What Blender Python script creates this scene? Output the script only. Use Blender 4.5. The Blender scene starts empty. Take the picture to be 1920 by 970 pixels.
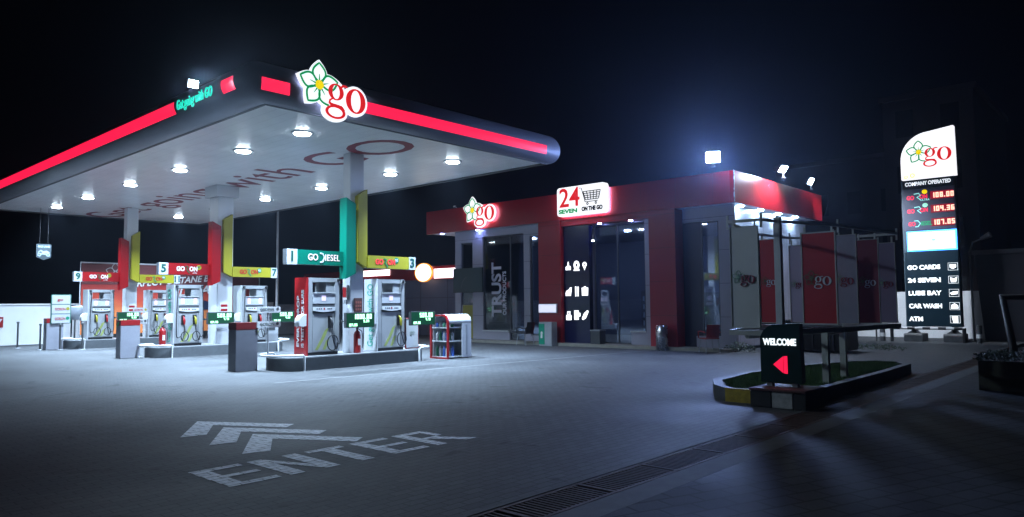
import bpy, bmesh, math, random
from mathutils import Vector, Matrix
random.seed(7)
SC = bpy.context.scene
COL = SC.collection
PI = math.pi

# ------------------------------------------------------------------ camera
cd = bpy.data.cameras.new("camera")
cam = bpy.data.objects.new("camera", cd)
COL.objects.link(cam)
R = Matrix(((0.6723468556829691, -0.039134174300059645, -0.7392010701122377),
            (-0.7401756184943967, -0.04832305994209182, -0.6706749851189251),
            (-0.009474145853958157, 0.9980648266919769, -0.06145601907585925)))
cam.matrix_world = Matrix.Translation((0, 0, 1.55)) @ R.to_4x4()
cd.sensor_width = 36
cd.lens = 36 * 1360 / 1920
cd.clip_start = 0.05
cd.clip_end = 600
SC.camera = cam

# ------------------------------------------------------------------ world: night sky
w = bpy.data.worlds.new("World")
SC.world = w
w.use_nodes = True
wt = w.node_tree
bg = wt.nodes["Background"]
sky = wt.nodes.new("ShaderNodeTexSky")
sky.sky_type = 'NISHITA'
sky.sun_disc = False
sky.sun_elevation = math.radians(-6)
sky.sun_rotation = math.radians(200)
hs = wt.nodes.new("ShaderNodeMix"); hs.data_type = 'RGBA'
hs.inputs[0].default_value = 0.75
hs.inputs[7].default_value = (0.012, 0.018, 0.05, 1)
wt.links.new(sky.outputs[0], hs.inputs[6])
wt.links.new(hs.outputs[2], bg.inputs[0])
bg.inputs[1].default_value = 0.018
SC.view_settings.view_transform = 'Standard'
SC.view_settings.look = 'None'
SC.view_settings.exposure = 0.0
SC.view_settings.gamma = 1
SC.cycles.use_denoising = True
SC.cycles.sample_clamp_indirect = 4
SC.cycles.max_bounces = 8
SC.cycles.caustics_reflective = False
SC.cycles.caustics_refractive = False
SC.cycles.volume_bounces = 0
SC.cycles.volume_max_steps = 64
try:
    SC.cycles.use_light_tree = True
except Exception:
    pass

# ------------------------------------------------------------------ materials
MATS = {}
def mat(name, col=(.5, .5, .5), rough=.5, metal=0, emit=None, es=0, var=0.0, vscale=6.0, rvar=0.0, bump=0.0, spec=None, coat=0):
    if name in MATS: return MATS[name]
    m = bpy.data.materials.new(name); m.use_nodes = True
    t = m.node_tree; b = t.nodes["Principled BSDF"]
    b.inputs["Base Color"].default_value = (*col, 1)
    b.inputs["Roughness"].default_value = rough
    b.inputs["Metallic"].default_value = metal
    if spec is not None: b.inputs["Specular IOR Level"].default_value = spec
    if coat: b.inputs["Coat Weight"].default_value = coat
    if emit:
        b.inputs["Emission Color"].default_value = (*emit, 1)
        b.inputs["Emission Strength"].default_value = es
    if var or rvar or bump:
        tc = t.nodes.new("ShaderNodeTexCoord")
        n = t.nodes.new("ShaderNodeTexNoise"); n.inputs["Scale"].default_value = vscale
        n.inputs["Detail"].default_value = 6; n.inputs["Roughness"].default_value = .65
        t.links.new(tc.outputs["Object"], n.inputs["Vector"])
        if var:
            mr = t.nodes.new("ShaderNodeMapRange")
            mr.inputs[1].default_value = .3; mr.inputs[2].default_value = .7
            mr.inputs[3].default_value = 1 - var; mr.inputs[4].default_value = 1 + var * .4
            t.links.new(n.outputs[0], mr.inputs[0])
            mx = t.nodes.new("ShaderNodeVectorMath"); mx.operation = 'SCALE'
            mx.inputs[0].default_value = col
            t.links.new(mr.outputs[0], mx.inputs["Scale"])
            t.links.new(mx.outputs[0], b.inputs["Base Color"])
        if rvar:
            mr = t.nodes.new("ShaderNodeMapRange")
            mr.inputs[1].default_value = .3; mr.inputs[2].default_value = .7
            mr.inputs[3].default_value = max(.03, rough - rvar); mr.inputs[4].default_value = rough + rvar
            t.links.new(n.outputs[0], mr.inputs[0]); t.links.new(mr.outputs[0], b.inputs["Roughness"])
        if bump:
            bp = t.nodes.new("ShaderNodeBump"); bp.inputs["Strength"].default_value = bump
            bp.inputs["Distance"].default_value = .02
            t.links.new(n.outputs[0], bp.inputs["Height"]); t.links.new(bp.outputs[0], b.inputs["Normal"])
    MATS[name] = m
    return m

def paver_mat(name, c1, c2, mortar, bw, rh, rough=.62, ang=0, msize=.006, patch=.35, rv=.18):
    m = bpy.data.materials.new(name); m.use_nodes = True
    t = m.node_tree; b = t.nodes["Principled BSDF"]; L = t.links.new
    g = t.nodes.new("ShaderNodeNewGeometry")
    mp = t.nodes.new("ShaderNodeMapping"); mp.inputs["Rotation"].default_value = (0, 0, ang)
    L(g.outputs["Position"], mp.inputs[0])
    br = t.nodes.new("ShaderNodeTexBrick")
    br.inputs["Scale"].default_value = 1
    br.inputs["Brick Width"].default_value = bw; br.inputs["Row Height"].default_value = rh
    br.inputs["Mortar Size"].default_value = msize; br.inputs["Mortar Smooth"].default_value = .3
    br.inputs["Color1"].default_value = (*c1, 1); br.inputs["Color2"].default_value = (*c2, 1)
    br.inputs["Mortar"].default_value = (*mortar, 1); br.inputs["Bias"].default_value = 0
    L(mp.outputs[0], br.inputs["Vector"])
    n = t.nodes.new("ShaderNodeTexNoise"); n.inputs["Scale"].default_value = .45; n.inputs["Detail"].default_value = 7
    n.inputs["Roughness"].default_value = .62
    L(g.outputs["Position"], n.inputs["Vector"])
    n2 = t.nodes.new("ShaderNodeTexNoise"); n2.inputs["Scale"].default_value = 38; n2.inputs["Detail"].default_value = 4
    L(g.outputs["Position"], n2.inputs["Vector"])
    mr = t.nodes.new("ShaderNodeMapRange"); mr.inputs[1].default_value = .32; mr.inputs[2].default_value = .68
    mr.inputs[3].default_value = 1 - patch; mr.inputs[4].default_value = 1 + patch * .45
    L(n.outputs[0], mr.inputs[0])
    mr2 = t.nodes.new("ShaderNodeMapRange"); mr2.inputs[1].default_value = .3; mr2.inputs[2].default_value = .7
    mr2.inputs[3].default_value = .82; mr2.inputs[4].default_value = 1.12
    L(n2.outputs[0], mr2.inputs[0])
    mu = t.nodes.new("ShaderNodeMath"); mu.operation = 'MULTIPLY'; L(mr.outputs[0], mu.inputs[0]); L(mr2.outputs[0], mu.inputs[1])
    st = t.nodes.new("ShaderNodeTexNoise"); st.inputs["Scale"].default_value = 1.9; st.inputs["Detail"].default_value = 3; st.inputs["Distortion"].default_value = 1.2
    L(g.outputs["Position"], st.inputs["Vector"])
    sr = t.nodes.new("ShaderNodeMapRange"); sr.inputs[1].default_value = .62; sr.inputs[2].default_value = .74; sr.inputs[3].default_value = 1; sr.inputs[4].default_value = .5
    L(st.outputs[0], sr.inputs[0]); m3 = t.nodes.new("ShaderNodeMath"); m3.operation = 'MULTIPLY'; L(mu.outputs[0], m3.inputs[0]); L(sr.outputs[0], m3.inputs[1]); mu = m3
    sc = t.nodes.new("ShaderNodeVectorMath"); sc.operation = 'SCALE'
    L(br.outputs["Color"], sc.inputs[0]); L(mu.outputs[0], sc.inputs["Scale"]); L(sc.outputs[0], b.inputs["Base Color"])
    b.inputs["Specular IOR Level"].default_value = .18
    rr = t.nodes.new("ShaderNodeMapRange"); rr.inputs[1].default_value = .3; rr.inputs[2].default_value = .7
    rr.inputs[3].default_value = rough - rv; rr.inputs[4].default_value = rough + rv * .6
    L(n.outputs[0], rr.inputs[0]); L(rr.outputs[0], b.inputs["Roughness"])
    bp = t.nodes.new("ShaderNodeBump"); bp.inputs["Strength"].default_value = .45; bp.inputs["Distance"].default_value = .004
    inv = t.nodes.new("ShaderNodeMath"); inv.operation = 'SUBTRACT'; inv.inputs[0].default_value = 1
    L(br.outputs["Fac"], inv.inputs[1])
    ad = t.nodes.new("ShaderNodeMath"); ad.operation = 'MULTIPLY_ADD'; ad.inputs[1].default_value = .25
    L(n2.outputs[0], ad.inputs[0]); L(inv.outputs[0], ad.inputs[2])
    L(ad.outputs[0], bp.inputs["Height"]); L(bp.outputs[0], b.inputs["Normal"])
    MATS[name] = m
    return m

def seam_mat(name, col, rough, axis, pitch, dark=.6, width=.02, var=.1, metal=0, wob=0):
    """sheet material with fine straight seams every `pitch` metres along world axis 0/1/2"""
    m = bpy.data.materials.new(name); m.use_nodes = True
    t = m.node_tree; b = t.nodes["Principled BSDF"]; L = t.links.new
    g = t.nodes.new("ShaderNodeNewGeometry"); sp = t.nodes.new("ShaderNodeSeparateXYZ"); L(g.outputs["Position"], sp.inputs[0])
    a = t.nodes.new("ShaderNodeMath"); a.operation = 'DIVIDE'; a.inputs[1].default_value = pitch; L(sp.outputs[axis], a.inputs[0])
    f = t.nodes.new("ShaderNodeMath"); f.operation = 'FRACT'; L(a.outputs[0], f.inputs[0])
    c = t.nodes.new("ShaderNodeMath"); c.operation = 'LESS_THAN'; c.inputs[1].default_value = width / pitch; L(f.outputs[0], c.inputs[0])
    n = t.nodes.new("ShaderNodeTexNoise"); n.inputs["Scale"].default_value = 1.3; n.inputs["Detail"].default_value = 6; L(g.outputs["Position"], n.inputs["Vector"])
    mr = t.nodes.new("ShaderNodeMapRange"); mr.inputs[1].default_value = .3; mr.inputs[2].default_value = .7
    mr.inputs[3].default_value = 1 - var; mr.inputs[4].default_value = 1; L(n.outputs[0], mr.inputs[0])
    k = t.nodes.new("ShaderNodeMath"); k.operation = 'MULTIPLY_ADD'; k.inputs[1].default_value = -(1 - dark); k.inputs[2].default_value = 1; L(c.outputs[0], k.inputs[0])
    mu = t.nodes.new("ShaderNodeMath"); mu.operation = 'MULTIPLY'; L(k.outputs[0], mu.inputs[0]); L(mr.outputs[0], mu.inputs[1])
    s = t.nodes.new("ShaderNodeVectorMath"); s.operation = 'SCALE'; s.inputs[0].default_value = col; L(mu.outputs[0], s.inputs["Scale"])
    L(s.outputs[0], b.inputs["Base Color"])
    b.inputs["Roughness"].default_value = rough; b.inputs["Metallic"].default_value = metal
    bp = t.nodes.new("ShaderNodeBump"); bp.inputs["Strength"].default_value = .5; bp.inputs["Distance"].default_value = .006
    sb = t.nodes.new("ShaderNodeMath"); sb.operation = 'SUBTRACT'; sb.inputs[0].default_value = 1; L(c.outputs[0], sb.inputs[1])
    ad = t.nodes.new("ShaderNodeMath"); ad.operation = 'MULTIPLY_ADD'; ad.inputs[1].default_value = wob; L(n.outputs[0], ad.inputs[0]); L(sb.outputs[0], ad.inputs[2])
    L(ad.outputs[0], bp.inputs["Height"]); L(bp.outputs[0], b.inputs["Normal"])
    MATS[name] = m
    return m

def glass_mat(name, tint=(.75, .85, 1), refl=.12):
    m = bpy.data.materials.new(name); m.use_nodes = True
    t = m.node_tree; t.nodes.clear(); L = t.links.new
    o = t.nodes.new("ShaderNodeOutputMaterial"); mx = t.nodes.new("ShaderNodeMixShader")
    tr = t.nodes.new("ShaderNodeBsdfTransparent"); tr.inputs[0].default_value = (*tint, 1)
    gl = t.nodes.new("ShaderNodeBsdfGlossy"); gl.inputs["Roughness"].default_value = .03
    fr = t.nodes.new("ShaderNodeFresnel"); fr.inputs[0].default_value = 1.5
    ad = t.nodes.new("ShaderNodeMath"); ad.operation = 'ADD'; ad.inputs[1].default_value = refl
    L(fr.outputs[0], ad.inputs[0]); L(ad.outputs[0], mx.inputs[0]); L(tr.outputs[0], mx.inputs[1]); L(gl.outputs[0], mx.inputs[2])
    L(mx.outputs[0], o.inputs[0])
    MATS[name] = m
    return m

# ------------------------------------------------------------------ mesh builder
FY = lambda o: (Vector(o), Vector((1, 0, 0)), Vector((0, 0, 1)), Vector((0, -1, 0)))    # sheet facing -Y: u=+X v=+Z
FX = lambda o: (Vector(o), Vector((0, -1, 0)), Vector((0, 0, 1)), Vector((-1, 0, 0)))   # sheet facing -X: u=-Y v=+Z
def org(o):
    v = Vector((0, 0, 0))
    while o is not None:
        v += o.location; o = o.parent
    return v

class MB:
    def __init__(s): s.v = []; s.f = []; s.sm = []
    def add(s, vs, fs, smooth=False):
        n = len(s.v); s.v += [Vector(p) for p in vs]
        for f in fs: s.f.append([i + n for i in f]); s.sm.append(smooth)
        return s
    def box(s, x0, x1, y0, y1, z0, z1):
        return s.add([(x0, y0, z0), (x1, y0, z0), (x1, y1, z0), (x0, y1, z0), (x0, y0, z1), (x1, y0, z1), (x1, y1, z1), (x0, y1, z1)],
                     [(0, 3, 2, 1), (4, 5, 6, 7), (0, 1, 5, 4), (1, 2, 6, 5), (2, 3, 7, 6), (3, 0, 4, 7)])
    def prism(s, fr, poly, w0, w1, smooth=False):
        """2D polygon (u,v) in frame fr, extruded from w0 to w1 along the frame normal"""
        o, U, V, N = fr; n = len(poly)
        a = sum(poly[i][0] * poly[(i + 1) % n][1] - poly[(i + 1) % n][0] * poly[i][1] for i in range(n))
        if a < 0: poly = poly[::-1]
        vs = [o + U * p[0] + V * p[1] + N * w0 for p in poly] + [o + U * p[0] + V * p[1] + N * w1 for p in poly]
        fs = [list(range(n))[::-1], list(range(n, 2 * n))]
        s.add(vs, fs)
        return s.add(vs, [(i, (i + 1) % n, n + (i + 1) % n, n + i) for i in range(n)], smooth)
    def rect(s, fr, u0, u1, v0, v1, w0, w1):
        return s.prism(fr, [(u0, v0), (u1, v0), (u1, v1), (u0, v1)], w0, w1)
    def band(s, fr, pts, th, w0, w1, closed=False):
        """stroke along 2D polyline; th = width or list"""
        n = len(pts); o, U, V, N = fr
        T = th if isinstance(th, (list, tuple)) else [th] * n
        Ls, Rs = [], []
        for i, p in enumerate(pts):
            a = pts[(i - 1) % n] if (closed or i > 0) else p
            b = pts[(i + 1) % n] if (closed or i < n - 1) else p
            dx, dy = b[0] - a[0], b[1] - a[1]; l = math.hypot(dx, dy) or 1
            nx, ny = -dy / l, dx / l
            Ls.append((p[0] + nx * T[i] / 2, p[1] + ny * T[i] / 2)); Rs.append((p[0] - nx * T[i] / 2, p[1] - ny * T[i] / 2))
        m = n if closed else n - 1
        vs = []
        for q in (Ls, Rs):
            for w_ in (w0, w1): vs += [o + U * p[0] + V * p[1] + N * w_ for p in q]
        fs = []
        for i in range(m):
            j = (i + 1) % n
            L0, L1, R0, R1 = i, n + i, 2 * n + i, 3 * n + i
            l0, l1, r0, r1 = j, n + j, 2 * n + j, 3 * n + j
            fs += [(R1, r1, l1, L1), (R0, L0, l0, r0), (L0, L1, l1, l0), (R0, r0, r1, R1)]
        if not closed:
            fs += [(0, 2 * n, 3 * n, n), (n - 1, 2 * n - 1, 4 * n - 1, 3 * n - 1)]
        return s.add(vs, fs)
    def ring(s, fr, c, ro, ri, w0, w1, n=40, rot=0):
        o, U, V, N = fr
        P = lambda r, a, w_: o + U * (c[0] + r[0] * math.cos(a) * math.cos(rot) - r[1] * math.sin(a) * math.sin(rot)) + V * (c[1] + r[0] * math.cos(a) * math.sin(rot) + r[1] * math.sin(a) * math.cos(rot)) + N * w_
        vs = []
        for r, w_ in ((ro, w0), (ro, w1), (ri, w0), (ri, w1)):
            vs += [P(r, 2 * PI * i / n, w_) for i in range(n)]
        fs = []
        for i in range(n):
            j = (i + 1) % n
            fs += [(n + i, n + j, 3 * n + j, 3 * n + i)[::-1], (i, j, n + j, n + i), (2 * n + i, 3 * n + i, 3 * n + j, 2 * n + j)]
        return s.add(vs, fs)
    def tube(s, pts, r, n=8, closed=False):
        pts = [Vector(p) for p in pts]; m = len(pts); rings = []
        up = None
        for i, p in enumerate(pts):
            a = pts[(i - 1) % m] if (closed or i > 0) else p
            b = pts[(i + 1) % m] if (closed or i < m - 1) else p
            d = (b - a).normalized()
            if up is None: up = Vector((0, 0, 1)) if abs(d.z) < .9 else Vector((1, 0, 0))
            x = d.cross(up); x = x.normalized() if x.length > 1e-5 else Vector((1, 0, 0)); y = x.cross(d).normalized(); up = y
            rr = r[i] if isinstance(r, (list, tuple)) else r
            rings.append([p + x * math.cos(2 * PI * k / n) * rr + y * math.sin(2 * PI * k / n) * rr for k in range(n)])
        vs = [q for g in rings for q in g]; fs = []
        for i in range(m if closed else m - 1):
            j = (i + 1) % m
            fs += [(i * n + k, i * n + (k + 1) % n, j * n + (k + 1) % n, j * n + k) for k in range(n)]
        s.add(vs, fs, True)
        if not closed: s.add(vs, [list(range(n))[::-1], list(range((m - 1) * n, m * n))])
        return s
    def lathe(s, c, prof, n=24, axis='z'):
        vs = []
        for r, h in prof:
            for k in range(n):
                a = 2 * PI * k / n
                d = (r * math.cos(a), r * math.sin(a), h) if axis == 'z' else ((h, r * math.cos(a), r * math.sin(a)) if axis == 'x' else (r * math.cos(a), h, r * math.sin(a)))
                vs.append(Vector(c) + Vector(d))
        m = len(prof); fs = [(i * n + k, i * n + (k + 1) % n, (i + 1) * n + (k + 1) % n, (i + 1) * n + k) for i in range(m - 1) for k in range(n)]
        s.add(vs, fs, True)
        s.add(vs, [list(range(n))[::-1], list(range((m - 1) * n, m * n))])
        return s
    def text(s, fr, body, size, u=0, v=0, w=.004, ext=.003, align='CENTER', bold=0.0, sx=1.0, width=None, shear=0, rot=0, sp=1.0):
        c = bpy.data.curves.new("t", 'FONT'); c.body = body; c.size = size; c.extrude = ext; c.align_x = align; c.align_y = 'CENTER'
        c.offset = bold; c.shear = shear; c.space_character = sp; c.resolution_u = 4
        o = bpy.data.objects.new("t", c); COL.objects.link(o)
        bpy.context.view_layer.update()
        me = bpy.data.meshes.new_from_object(o.evaluated_get(bpy.context.evaluated_depsgraph_get()))
        xs = [p.co.x for p in me.vertices]
        if width and xs: sx = width / (max(xs) - min(xs))
        O, U, V, N = fr; cr, sr = math.cos(rot), math.sin(rot)
        def tr(p):
            a, b = p.x * sx, p.y
            a, b = a * cr - b * sr, a * sr + b * cr
            return O + U * (u + a) + V * (v + b) + N * (w + p.z)
        s.add([tr(p.co) for p in me.vertices], [list(p.vertices) for p in me.polygons])
        bpy.data.objects.remove(o); bpy.data.meshes.remove(me); bpy.data.curves.remove(c)
        return s
    def build(s, name, m, parent=None, bevel=0, loc=None):
        base = org(parent) + (Vector(loc) if loc else Vector((0, 0, 0)))
        me = bpy.data.meshes.new(name)
        me.from_pydata([p - base for p in s.v], [], s.f)
        me.polygons.foreach_set("use_smooth", s.sm)
        me.materials.append(m); me.validate(); me.update()
        if bevel:
            bm = bmesh.new(); bm.from_mesh(me)
            bmesh.ops.remove_doubles(bm, verts=bm.verts, dist=1e-5)
            ed = [e for e in bm.edges if len(e.link_faces) == 2 and e.calc_face_angle(0) > .6]
            bmesh.ops.bevel(bm, geom=ed, offset=bevel, segments=2, affect='EDGES', clamp_overlap=True)
            bm.to_mesh(me); bm.free()
        o = bpy.data.objects.new(name, me); COL.objects.link(o)
        if loc: o.location = Vector(loc)
        o.parent = parent
        return o

def tag(o, label=None, cat=None, group=None, kind=None):
    if label: o['label'] = label
    if cat: o['category'] = cat
    if group: o['group'] = group
    if kind: o['kind'] = kind
    return o
def thing(name, label, cat, loc=(0, 0, 0), group=None):
    o = bpy.data.objects.new(name, None); COL.objects.link(o); o.location = loc; o.empty_display_size = .2
    return tag(o, label, cat, group)

# palette
HAZE = .0010
white = mat("white_paint", (.72, .74, .76), .35)
whiteg = mat("white_gloss", (.6, .62, .64), .22, var=.05)
grey = mat("grey_metal", (.33, .35, .38), .4, metal=.3, var=.12, rvar=.1)
lgrey = mat("light_grey_metal", (.52, .54, .57), .35, metal=.2, var=.08, rvar=.08)
dgrey = mat("dark_grey", (.06, .065, .07), .5, var=.15)
black = mat("black_rubber", (.012, .012, .014), .45)
red = mat("red_paint", (.3, .008, .01), .35, var=.1)
dred = mat("dark_red_panel", (.3, .008, .014), .3, var=.1, vscale=2)
green = mat("green_paint", (.0, .22, .13), .35, var=.08)
yellow = mat("yellow_paint", (.3, .27, .012), .4, var=.08)
steel = mat("brushed_steel", (.6, .6, .62), .28, metal=1, rvar=.1)
concrete = mat("concrete", (.26, .26, .26), .8, var=.3, vscale=4, bump=.3)
kblack = mat("kerb_black_paint", (.025, .027, .03), .6, var=.35, vscale=9, bump=.2)
kyellow = mat("kerb_yellow_paint", (.5, .36, .03), .6, var=.4, vscale=9, bump=.2)
kwhite = mat("kerb_white_paint", (.5, .5, .5), .6, var=.35, vscale=9, bump=.2)
e_white = mat("lit_white_acrylic", (.8, .8, .8), .4, emit=(.85, .9, 1), es=3.2)
e_soft = mat("lit_white_soft", (.8, .8, .8), .4, emit=(.85, .92, 1), es=1.1)
e_red = mat("lit_red_acrylic", (.3, .01, .02), .3, emit=(1, .012, .07), es=1.15)
e_redg = mat("lit_red_letter", (.3, .01, .01), .4, emit=(.75, .012, .015), es=.9)
e_green = mat("lit_green_letter", (.0, .2, .08), .4, emit=(.0, .3, .09), es=.9)
e_yel = mat("lit_yellow_letter", (.6, .5, .0), .4, emit=(.95, .7, .0), es=1)
e_cyan = mat("lit_cyan_letter", (.0, .4, .3), .4, emit=(.02, .75, .55), es=1)
e_lamp = mat("lamp_lens", (.8, .8, .8), .3, emit=(.74, .88, 1), es=75)
LAMPC = (.56, .76, 1.0)
e_led = mat("led_green", (.1, .4, .2), .4, emit=(.45, 1, .62), es=2.6)
e_ledbg = mat("led_board", (.0, .03, .01), .4, emit=(.0, .05, .02), es=.6)
e_rled = mat("led_red", (.4, .1, .1), .4, emit=(1, .55, .4), es=1.8)
e_rledbg = mat("led_board_red", (.05, .0, .0), .4, emit=(.35, .0, .02), es=.8)
glass = glass_mat("window_glass", (.62, .72, .9), .05)
tglass = glass_mat("clear_plastic", (.9, .95, 1), .03)

def seven(mb, fr, txt, u, v, h, w_=.012, bold=.2):
    """seven segment digits, right-open start at u"""
    S = {'0': 'abcdef', '1': 'bc', '2': 'abged', '3': 'abgcd', '4': 'fgbc', '5': 'afgcd', '6': 'afgecd', '7': 'abc', '8': 'abcdefg', '9': 'abcdfg', '-': 'g'}
    x = u; t = h * bold; W = h * .55
    for ch in txt:
        if ch == '.':
            mb.rect(fr, x, x + t, v, v + t, 0, w_); x += t + h * .16; continue
        if ch == ' ': x += W; continue
        for k in S[ch]:
            q = dict(a=(0, W, h - t, h), d=(0, W, 0, t), g=(0, W, h / 2 - t / 2, h / 2 + t / 2), b=(W - t, W, h / 2, h), c=(W - t, W, 0, h / 2), f=(0, t, h / 2, h), e=(0, t, 0, h / 2))[k]
            mb.rect(fr, x + q[0], x + q[1], v + q[2], v + q[3], 0, w_ + .0003 * 'abcdefg'.index(k))
        x += W + h * .16
    return x

# ------------------------------------------------------------------ the go logo (unit: 1 = letter o radius of 46)
def petal(c, ang, L=80, wd=27, base=9):
    pts = []
    n = 14
    for sgn in (1, -1):
        rng = range(0, n + 1) if sgn == 1 else range(n - 1, 0, -1)
        for i in rng:
            t = i / n
            ww = wd * (math.sin(PI * min(1, t ** .95)) ** .95 if 0 < t < 1 else 0)
            x, y = base + (L - base) * t, sgn * ww
            pts.append((c[0] + x * math.cos(ang) - y * math.sin(ang), c[1] + x * math.sin(ang) + y * math.cos(ang)))
    return pts
PET = [math.radians(a) for a in (91, 165, 235, 305, 18)]
def logo(parent, fr, k, mats, depth=.12, backing=True, halo=None, letters=True, flower=True, names=('backing_panel', 'flower', 'flower_centre', 'lettering')):
    """fr origin = flower centre; k metres per logo unit; mats = (backing, green, yellow, red)"""
    S = lambda pts: [(a * k, b * k) for a, b in pts]
    if backing:
        b = MB(); d = 0
        for a in PET:
            b.prism(fr, S(petal((0, 0), a, 92, 34, -6)), -depth, -.002 - d); d += .0006
        for (c, r) in (((70, -12), (43, 42)), ((68, -86), (53, 36)), ((157, -30), (54, 57)), ((0, 0), (34, 34)), ((40, -34), (34, 34)), ((105, -28), (36, 26))):
            b.prism(fr, S([(c[0] + r[0] * math.cos(2 * PI * i / 36), c[1] + r[1] * math.sin(2 * PI * i / 36)) for i in range(36)]), -depth, -.002 - d); d += .0006
        bp_ = b.build(names[0], mats[0], parent)
        if halo:
            b = MB(); d = 0
            for a in PET: b.prism(fr, S(petal((0, 0), a, 82, 30, -6)), -depth - .03 - d, -depth - .002 - d); d += .0006
            for (c, r) in (((70, -12), (38, 36)), ((68, -84), (46, 30)), ((157, -30), (48, 52)), ((105, -28), (34, 26))):
                b.prism(fr, S([(c[0] + r[0] * math.cos(2 * PI * i / 36), c[1] + r[1] * math.sin(2 * PI * i / 36)) for i in range(36)]), -depth - .03 - d, -depth - .002 - d); d += .0006
            b.build("halo_light", halo, bp_)
    if flower:
        g = MB(); d = .004
        for i, a in enumerate(PET):
            if i == 3:
                pts = petal((0, 0), a)[:15]
                g.band(fr, S(petal((0, 0), a, 84)[15:] + petal((0, 0), a, 84)[:1]), 8 * k, 0, d + .001 * i)
            else:
                g.band(fr, S(petal((0, 0), a)), 8 * k, 0, d + .001 * i, closed=True)
            g.band(fr, S([(16 * math.cos(a), 16 * math.sin(a)), (40 * math.cos(a), 40 * math.sin(a))]), [6 * k, 1.5 * k], 0, d + .006)
        g.build(names[1], mats[1], parent)
        y = MB()
        y.prism(fr, S([(17 * math.cos(2 * PI * i / 20) * (1.06 if i % 4 == 0 else .96), 17 * math.sin(2 * PI * i / 20)) for i in range(20)]), .0, .014)
        y.build(names[2], mats[2], parent)
    if letters:
        r = MB()
        r.ring(fr, (157 * k, -30 * k), (44 * k, 47 * k), (22 * k, 41 * k), 0, .012, rot=.0)
        r.ring(fr, (70 * k, -12 * k), (33 * k, 31 * k), (16 * k, 26 * k), 0, .012)
        r.band(fr, S([(90, 8), (100, 16), (112, 17), (119, 14)]), [7 * k, 9 * k, 8 * k, 4 * k], 0, .013)
        r.band(fr, S([(56, -38), (44, -46), (42, -56), (52, -62), (74, -64), (94, -66), (106, -78)]), [6 * k, 7 * k, 9 * k, 12 * k, 13 * k, 13 * k, 9 * k], 0, .0126)
        r.ring(fr, (68 * k, -87 * k), (43 * k, 25 * k), (31 * k, 17 * k), 0, .0118)
        r.build(names[3], mats[3], parent)

# =================================================================== THE GROUND
pav = paver_mat("courtyard_pavers", (.085, .09, .095), (.108, .113, .118), (.042, .043, .046), .21, .105, rough=.68, rv=.12)
roadm = paver_mat("road_pavers", (.036, .038, .042), (.048, .05, .054), (.015, .015, .016), .32, .2, rough=.7, ang=.35, msize=.016, patch=.4, rv=.1)
g = MB(); g.add([(-60, 3.86, 0), (240, 3.86, 0), (240, 300, 0), (-60, 300, 0)], [(0, 1, 2, 3)])
g.build("ground_paving", pav); bpy.data.objects["ground_paving"]['kind'] = 'structure'
g = MB(); g.add([(-60, -200, 0), (240, -200, 0), (240, 3.14, 0), (-60, 3.14, 0)], [(0, 1, 2, 3)])
tag(g.build("road", roadm), kind='structure')
g = MB(); g.add([(-60, 3.14, -.08), (240, 3.14, -.08), (240, 3.86, -.08), (-60, 3.86, -.08)], [(0, 1, 2, 3)])
g.add([(-60, 3.14, -.08), (240, 3.14, -.08), (240, 3.14, 0), (-60, 3.14, 0)], [(0, 1, 2, 3)])
g.add([(-60, 3.86, -.08), (240, 3.86, -.08), (240, 3.86, 0), (-60, 3.86, 0)], [(3, 2, 1, 0)])
tag(g.build("drain_channel", mat("channel_concrete", (.05, .05, .05), .8, var=.3)), kind='structure')
# drain grates
rust = mat("rusty_iron", (.075, .045, .035), .7, metal=.2, var=.45, vscale=14, bump=.3)
conc2 = mat("channel_edge_concrete", (.075, .077, .08), .75, var=.35, vscale=5, bump=.2)
e = MB(); e.box(-10, 60, 3.141, 3.42, -.05, .001); e.box(-10, 60, 3.862, 3.92, -.05, .008)
tag(e.build("channel_edge", conc2), kind='structure')
DR = thing("drain_grate", "long rusty iron drain grating across the station entrance", "drain grate", (5, 3.54, -.03))
fr_ = MB()
for x0 in [2.0 + i * 1.0 for i in range(20)]:
    fr_.box(x0 + .01, x0 + .045, 3.43, 3.85, -.05, .006)
fr_.box(2, 22, 3.425, 3.46, -.05, .003); fr_.box(2, 22, 3.815, 3.855, -.05, .003)
fr_.build("grate_frame", rust, DR)
bars = MB()
for i in range(20):
    for k in range(18):
        x0 = 2.05 + i + k * .053
        bars.box(x0, x0 + .022, 3.46, 3.815, -.04, 0)
bars.build("grate_bars", rust, DR)

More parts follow.
